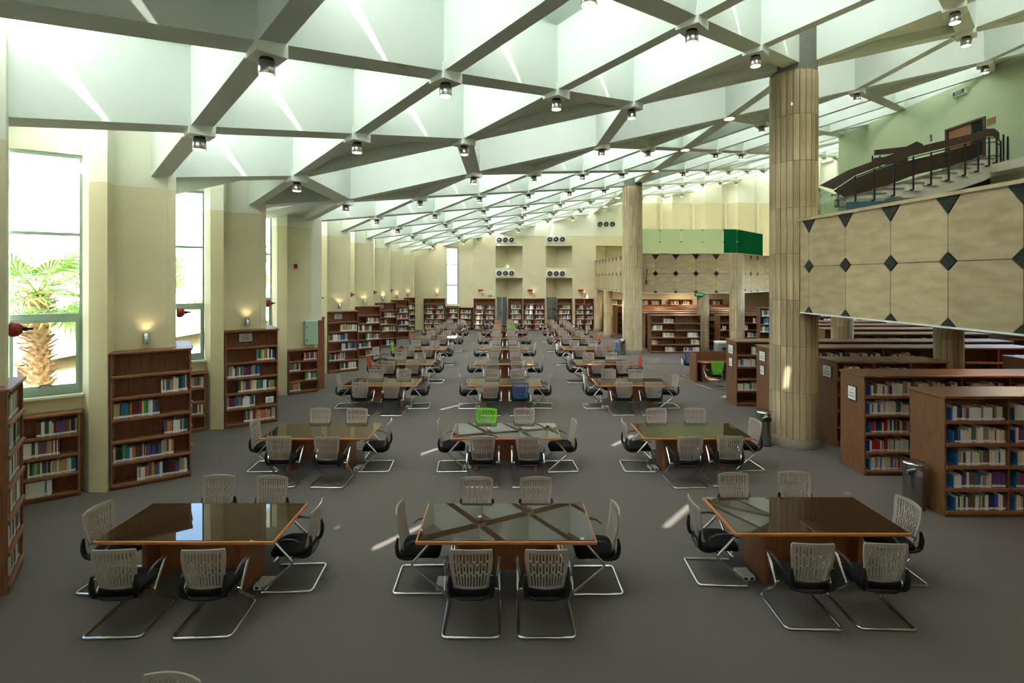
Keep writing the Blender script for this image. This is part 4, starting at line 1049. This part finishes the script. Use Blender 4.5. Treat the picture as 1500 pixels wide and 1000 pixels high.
for x in (1228, 1253, 1281, 1310, 1338, 1364, 1390, 1414, 1433, 1449, 1460, 1466):
    yb = yy(x) - 0.05; a = pix(x, interp(lo_, x) + 1, yb) - o0; sx = 0
    for (sxx, syy) in steps:
        if x >= sxx: sx = syy
    b = pix(x, (sx or 291) + 11, yb) - o0
    MB().tube([a, b], 0.028, 6).tube([b, b + Vector((-0.02, 0.12, 0))], 0.028, 6).build('post', M['metal_blk'], st)
for i in range(len(steps)):
    x0, ys = steps[i]; x1 = steps[i + 1][0] if i + 1 < len(steps) else 1462
    yb = yy(x0) + 0.1
    a = pix(x0, ys, yb) - o0; b = pix(x1 + 3, ys, yb) - o0
    MB().box(a.x - 0.04, b.x, a.y - 0.03, a.y + 1.5, a.z - 0.05, a.z).build('tread', M['tread'], st)
    MB().box(a.x, b.x - 0.05, a.y, a.y + 1.5, a.z - 0.28, a.z - 0.05).build('riser_block', M['marble'], st)
sbot = [(1266, 293), (1300, 291), (1345, 289), (1375, 284), (1407, 276.5), (1440, 265), (1466, 253)]
stop_ = [(1266, 285), (1300, 280), (1345, 266), (1375, 260), (1407, 249), (1440, 237), (1466, 234)]
band(st, stop_, sbot, 'stringer', M['marble'], 1.5, 0.12)
# second flight balustrade behind, landing
band(st, [(1282, 219.5), (1305, 217), (1328, 214.5), (1343, 207), (1352, 211)], [(1282, 227), (1305, 225), (1328, 222), (1343, 222), (1352, 222)], 'handrail_board', M['rail_wood'], 0.06, 1.3, lambda p: 16.9)
band(st, [(1281, 231), (1305, 229), (1330, 226)], [(1281, 243), (1305, 240), (1330, 236)], 'lower_board', M['rail_wood'], 0.05, 1.3, lambda p: 16.9)
for x in (1278, 1289): MB().tube([pix(x, 228, 18.15) - o0, pix(x, 246, 18.15) - o0], 0.025, 6).build('post', M['metal_blk'], st)
for k, (x, y0, y1) in enumerate(((1470, 197, 236), (1476, 200, 234), (1481, 206, 233))):
    yb = 17.0 + 0.25 * k; MB().tube([pix(x, y0, yb) - o0, pix(x, y1, yb) - o0], 0.026, 6).build('post', M['metal_blk'], st)
struct(MB().box(16.3, RX, 12.0, 21.5, 7.45, 7.74).build('landing_floor', M['marble']))
struct(MB().slab([(10.9, 16.2, 5.1), (16.0, 16.2, 5.1), (16.0, 16.2, 6.95), (14.6, 16.2, 6.72), (13.3, 16.2, 6.44), (10.9, 16.2, 6.34)], (0, 0.12, 0)).build('wall_stair_base', M['blue']))
struct(MB().box(14.6, RX, 17.9, 18.1, 5.1, 7.45).build('wall_stair_side', M['navy']))

# ------------------------------------------------------------------ service desk, printer
t = thing('service_desk', 'brown wooden service desk with high back screen near the big column', 'desk', (7.25, 19.2, 0))
MB().bbox(0.05, 2.2, 0.75, 0.80, 0, 1.08, 0.006).build('back_screen', M['wood_r'], t); MB().bbox(0, 0.05, 0.1, 0.80, 0, 1.08, 0.006).build('side_screen', M['wood_r'], t)
MB().bbox(0.05, 2.2, 0.32, 0.75, 0.70, 0.74, 0.008).build('worktop', M['wood_r'], t); MB().bbox(0.25, 0.29, -0.1, 0.7, 0, 0.70, 0.006).build('leg_panel', M['wood_r'], t); MB().bbox(1.9, 1.95, 0.35, 0.7, 0, 0.70, 0.006).build('leg_panel', M['wood_r'], t)
MB().bbox(1.15, 2.6, 0.85, 1.35, 1.04, 1.08, 0.006).build('counter_shelf', M['wood_edge'], t)
for q in (1.25, 2.5): MB().box(q, q + 0.05, 0.85, 1.35, 0, 1.04).build('counter_leg', M['wood_r'], t)
t = thing('printer', 'grey flat printer on the high shelf behind the service desk', 'printer', (8.75, 20.08, 1.08)); MB().bbox(-0.36, 0.36, 0, 0.42, 0, 0.26, 0.03, 2).build('body', M['grey_door'], t); MB().bbox(-0.36, 0.36, 0.0, 0.42, 0.27, 0.36, 0.02).build('lid', M['white_pl'], t); MB().box(-0.2, 0.2, -0.02, 0, 0.06, 0.14).build('tray', M['dark'], t)
chair((7.58, 18.5, 0), 0.15, 'bright green slatted chair pulled up to the brown service desk', '_green')
chair((7.62, 20.95, 0), -0.2, 'dark blue chair half hidden behind the service desk', '_blue')
fs = MB().box(5.5, 5.56, 17.4, 24.3, 0, 0.012); struct(MB().slab([(6.05, 23.6, 0.0), (7.55, 17.2, 0.0), (7.62, 17.2, 0.0), (6.12, 23.6, 0.0)], (0, 0, 0.012)).build('trim_2', M['wood_edge']))
struct(MB().box(6.1, 9.0, 23.57, 23.61, 0, 0.01).build('trim_3', M['wood_edge'])); struct(MB().box(7.6, 9.2, 17.2, 17.24, 0, 0.01).build('trim_4', M['wood_edge']))

# ------------------------------------------------------------------ lamps under the balconies
lid = 0
for x, y in ((10, 5), (14, 8), (10, 10), (14.5, 13.5), (10.5, 30.5), (14.5, 33.5), (10.5, 34.5), (9, 37.3), (13.5, 37.3), (8.3, 31.5)):
    lid += 1
    t = thing('soffit_lamp', 'square warm ceiling lamp under the %s balcony, %s of its lamps' % ('near' if y < 20 else 'far', ORD[lid]), 'ceiling light', (x, y, 3.2), 0, 'lamps under the balconies')
    MB().box(-0.32, 0.32, -0.32, 0.32, -0.05, 0).build('tray', M['vent'], t); MB().box(-0.28, 0.28, -0.28, 0.28, -0.06, -0.05).build('diffuser', M['lampw'], t)
    ld = bpy.data.lights.new('lamp_light', 'AREA'); ld.energy = 8 if y < 20 else 24; ld.size = 0.5; ld.color = (1.0, 0.80, 0.55)
    lo2 = bpy.data.objects.new('lamp_light', ld); C.objects.link(lo2); lo2.parent = t; lo2.location = (0, 0, -0.07)

# ------------------------------------------------------------------ outside the windows
GZ = 1.45
g = MB(); n = 26
vs = []; 
for j in range(n + 1):
    for i in range(n + 1):
        x = -9.1 - 70 * (i / n) ** 1.6; y = -20 + 110 * j / n
        d = -9.1 - x
        vs.append((x, y, GZ - 0.4 + 0.035 * d + (0.6 * math.exp(-((d - 7) / 2.0) ** 2)) + 0.15 * math.sin(x * 1.3 + y * 0.9)))
g.add(vs, [(j * (n + 1) + i, (j + 1) * (n + 1) + i, (j + 1) * (n + 1) + i + 1, j * (n + 1) + i + 1) for j in range(n) for i in range(n)], 0, True)
struct(g.build('ground', M['ground']))
struct(MB().slab([(-12.6, -10, GZ + 0.22), (-15.4, -10, GZ + 0.3), (-15.4, 60, GZ + 0.3), (-12.6, 60, GZ + 0.22)], (0, 0, 0.06)).build('path', M['path']))
t = thing('low_wall', 'low reddish stone border wall behind the palm', 'garden wall', (-12.2, 9.5, GZ - 0.2)); MB().bbox(-0.15, 0.15, 0, 3.2, 0, 0.55, 0.02).build('masonry', M['path'], t); MB().bbox(-0.19, 0.19, -0.03, 3.23, 0.55, 0.62, 0.01).build('coping', M['stone'], t)
# palm
pr = random.Random(3)
PX, PY = -11.0, 12.1
t = thing('palm_tree', 'short fan palm with a shaggy trunk outside the first window', 'palm', (PX, PY, GZ - 0.35))
MB().lathe([(0.26, 0), (0.20, 0.5), (0.18, 1.4), (0.20, 2.1), (0.14, 2.4)], 14).build('trunk', M['bark'], t)
m = MB()
for i in range(150):
    a = i * 2.399; z = 0.1 + 2.35 * i / 150; d = Vector((math.cos(a), math.sin(a), 0)); s = Vector((-d.y, d.x, 0)); r0 = 0.17; ln = pr.uniform(0.10, 0.26)
    p = d * r0 + Vector((0, 0, z)); tip = d * (r0 + ln) + Vector((0, 0, z + pr.uniform(0.02, 0.2)))
    m.add([p + s * 0.07, p - s * 0.07, tip - s * 0.02, tip + s * 0.02, p + Vector((0, 0, 0.06)), tip + Vector((0, 0, 0.03))], [(1, 0, 3, 2), (0, 4, 5, 3), (4, 1, 2, 5), (3, 5, 2)])
m.build('leaf_base', M['bark'], t)['kind'] = 'stuff'
def frond():
    m = MB(); L = 0.75
    m.tube([(0, 0, 0), (L * 0.5, 0, 0.05), (L, 0, 0.0)], [0.02, 0.014, 0.01], 5)
    nbl = 15
    for k in range(nbl):
        a = (k / (nbl - 1) - 0.5) * 2.9; dx, dy = math.cos(a), math.sin(a); bl = 0.62 + 0.22 * math.cos(a); w = 0.030
        p0 = Vector((L, 0, 0)); p1 = p0 + Vector((dx * bl * 0.6, dy * bl * 0.6, 0.04)); p2 = p0 + Vector((dx * bl, dy * bl, -0.16))
        s = Vector((-dy, dx, 0)) * w
        m.add([p0, p1 + s, p1 - s, p2, p1 + Vector((0, 0, -0.015))], [(0, 2, 1), (1, 2, 3), (0, 1, 4), (0, 4, 2), (1, 3, 4), (4, 3, 2)])
    return m.mesh('frond', M['leaf'])
fm_ = frond()
for i in range(30):
    o = put('frond', fm_, t, (0, 0, 2.45)); el = -1.35 + 0.5 + i / 30 * 1.35
    o.rotation_euler = (pr.uniform(-.3, .3), -(0.95 - 1.55 * (i / 30)) * -1 if False else (0.75 - 1.75 * i / 30), i * 2.399); o.scale = [pr.uniform(0.85, 1.1)] * 3
def tree(label, x, y, z0, h, rx, rz_, nleaf, seed, mt='bush'):
    q = random.Random(seed); t = thing('tree', label, 'tree', (x, y, z0))
    MB().tube([(0, 0, -0.2), (0.05, 0, h * 0.4), (0.0, 0.05, h * 0.7)], [0.12, 0.09, 0.04], 7).build('trunk', M['bark'], t)
    m = MB()
    bl = [(q.uniform(-.6, .6) * rx, q.uniform(-.6, .6) * rx, h * 0.75 + q.uniform(-.5, .5) * rz_, q.uniform(.35, .6)) for _ in range(9)]
    for i in range(nleaf):
        b = q.choice(bl); v = Vector((q.gauss(0, 1), q.gauss(0, 1), q.gauss(0, 1))).normalized() * (q.random() ** 0.4)
        p = Vector((b[0] + v.x * rx * b[3], b[1] + v.y * rx * b[3], b[2] + v.z * rz_ * b[3])); a = Vector((q.gauss(0, 1), q.gauss(0, 1), q.gauss(0, 1))).normalized(); c = a.cross(Vector((q.gauss(0, 1), q.gauss(0, 1), 1))).normalized(); s = 0.05 + 0.03 * rx
        m.add([p - a * s, p + c * s * 0.6, p + a * s, p - c * s * 0.6], [(0, 1, 2, 3)])
    m.build('foliage', M[mt], t)['kind'] = 'stuff'
tree('round light green tree beyond the second window', -17.5, 27, 1.6, 3.4, 1.7, 1.5, 1500, 1)
tree('tall loose tree behind the palm', -22, 24.5, 1.8, 3.4, 2.0, 1.2, 1000, 2)
tree('green bush on the bank behind the palm trunk', -13.9, 17.2, 1.7, 1.1, 1.0, 0.6, 900, 3)
tree('thin sprawling tree at the edge of the first window', -16.0, 15.3, 1.6, 5.6, 1.2, 1.3, 90, 4)
tree('leafy tree beyond the third window', -19, 38, 1.8, 4.2, 2.4, 2.0, 1400, 5)
tree('low bush beyond the second window', -14.2, 24.5, 1.8, 1.0, 0.9, 0.5, 700, 6)
t = thing('building', 'pale distant block with rows of small windows beyond the trees', 'building', (-60, 70, 2))
MB().box(-12, 8, 0, 8, 0, 11).build('wall', M['facade'], t)
for a in range(7):
    for b_ in range(4): MB().box(-10.5 + 2.6 * a, -9.2 + 2.6 * a, -0.1, 0.05, 2 + 2.4 * b_, 3.4 + 2.4 * b_).build('window', M['fwin'], t)
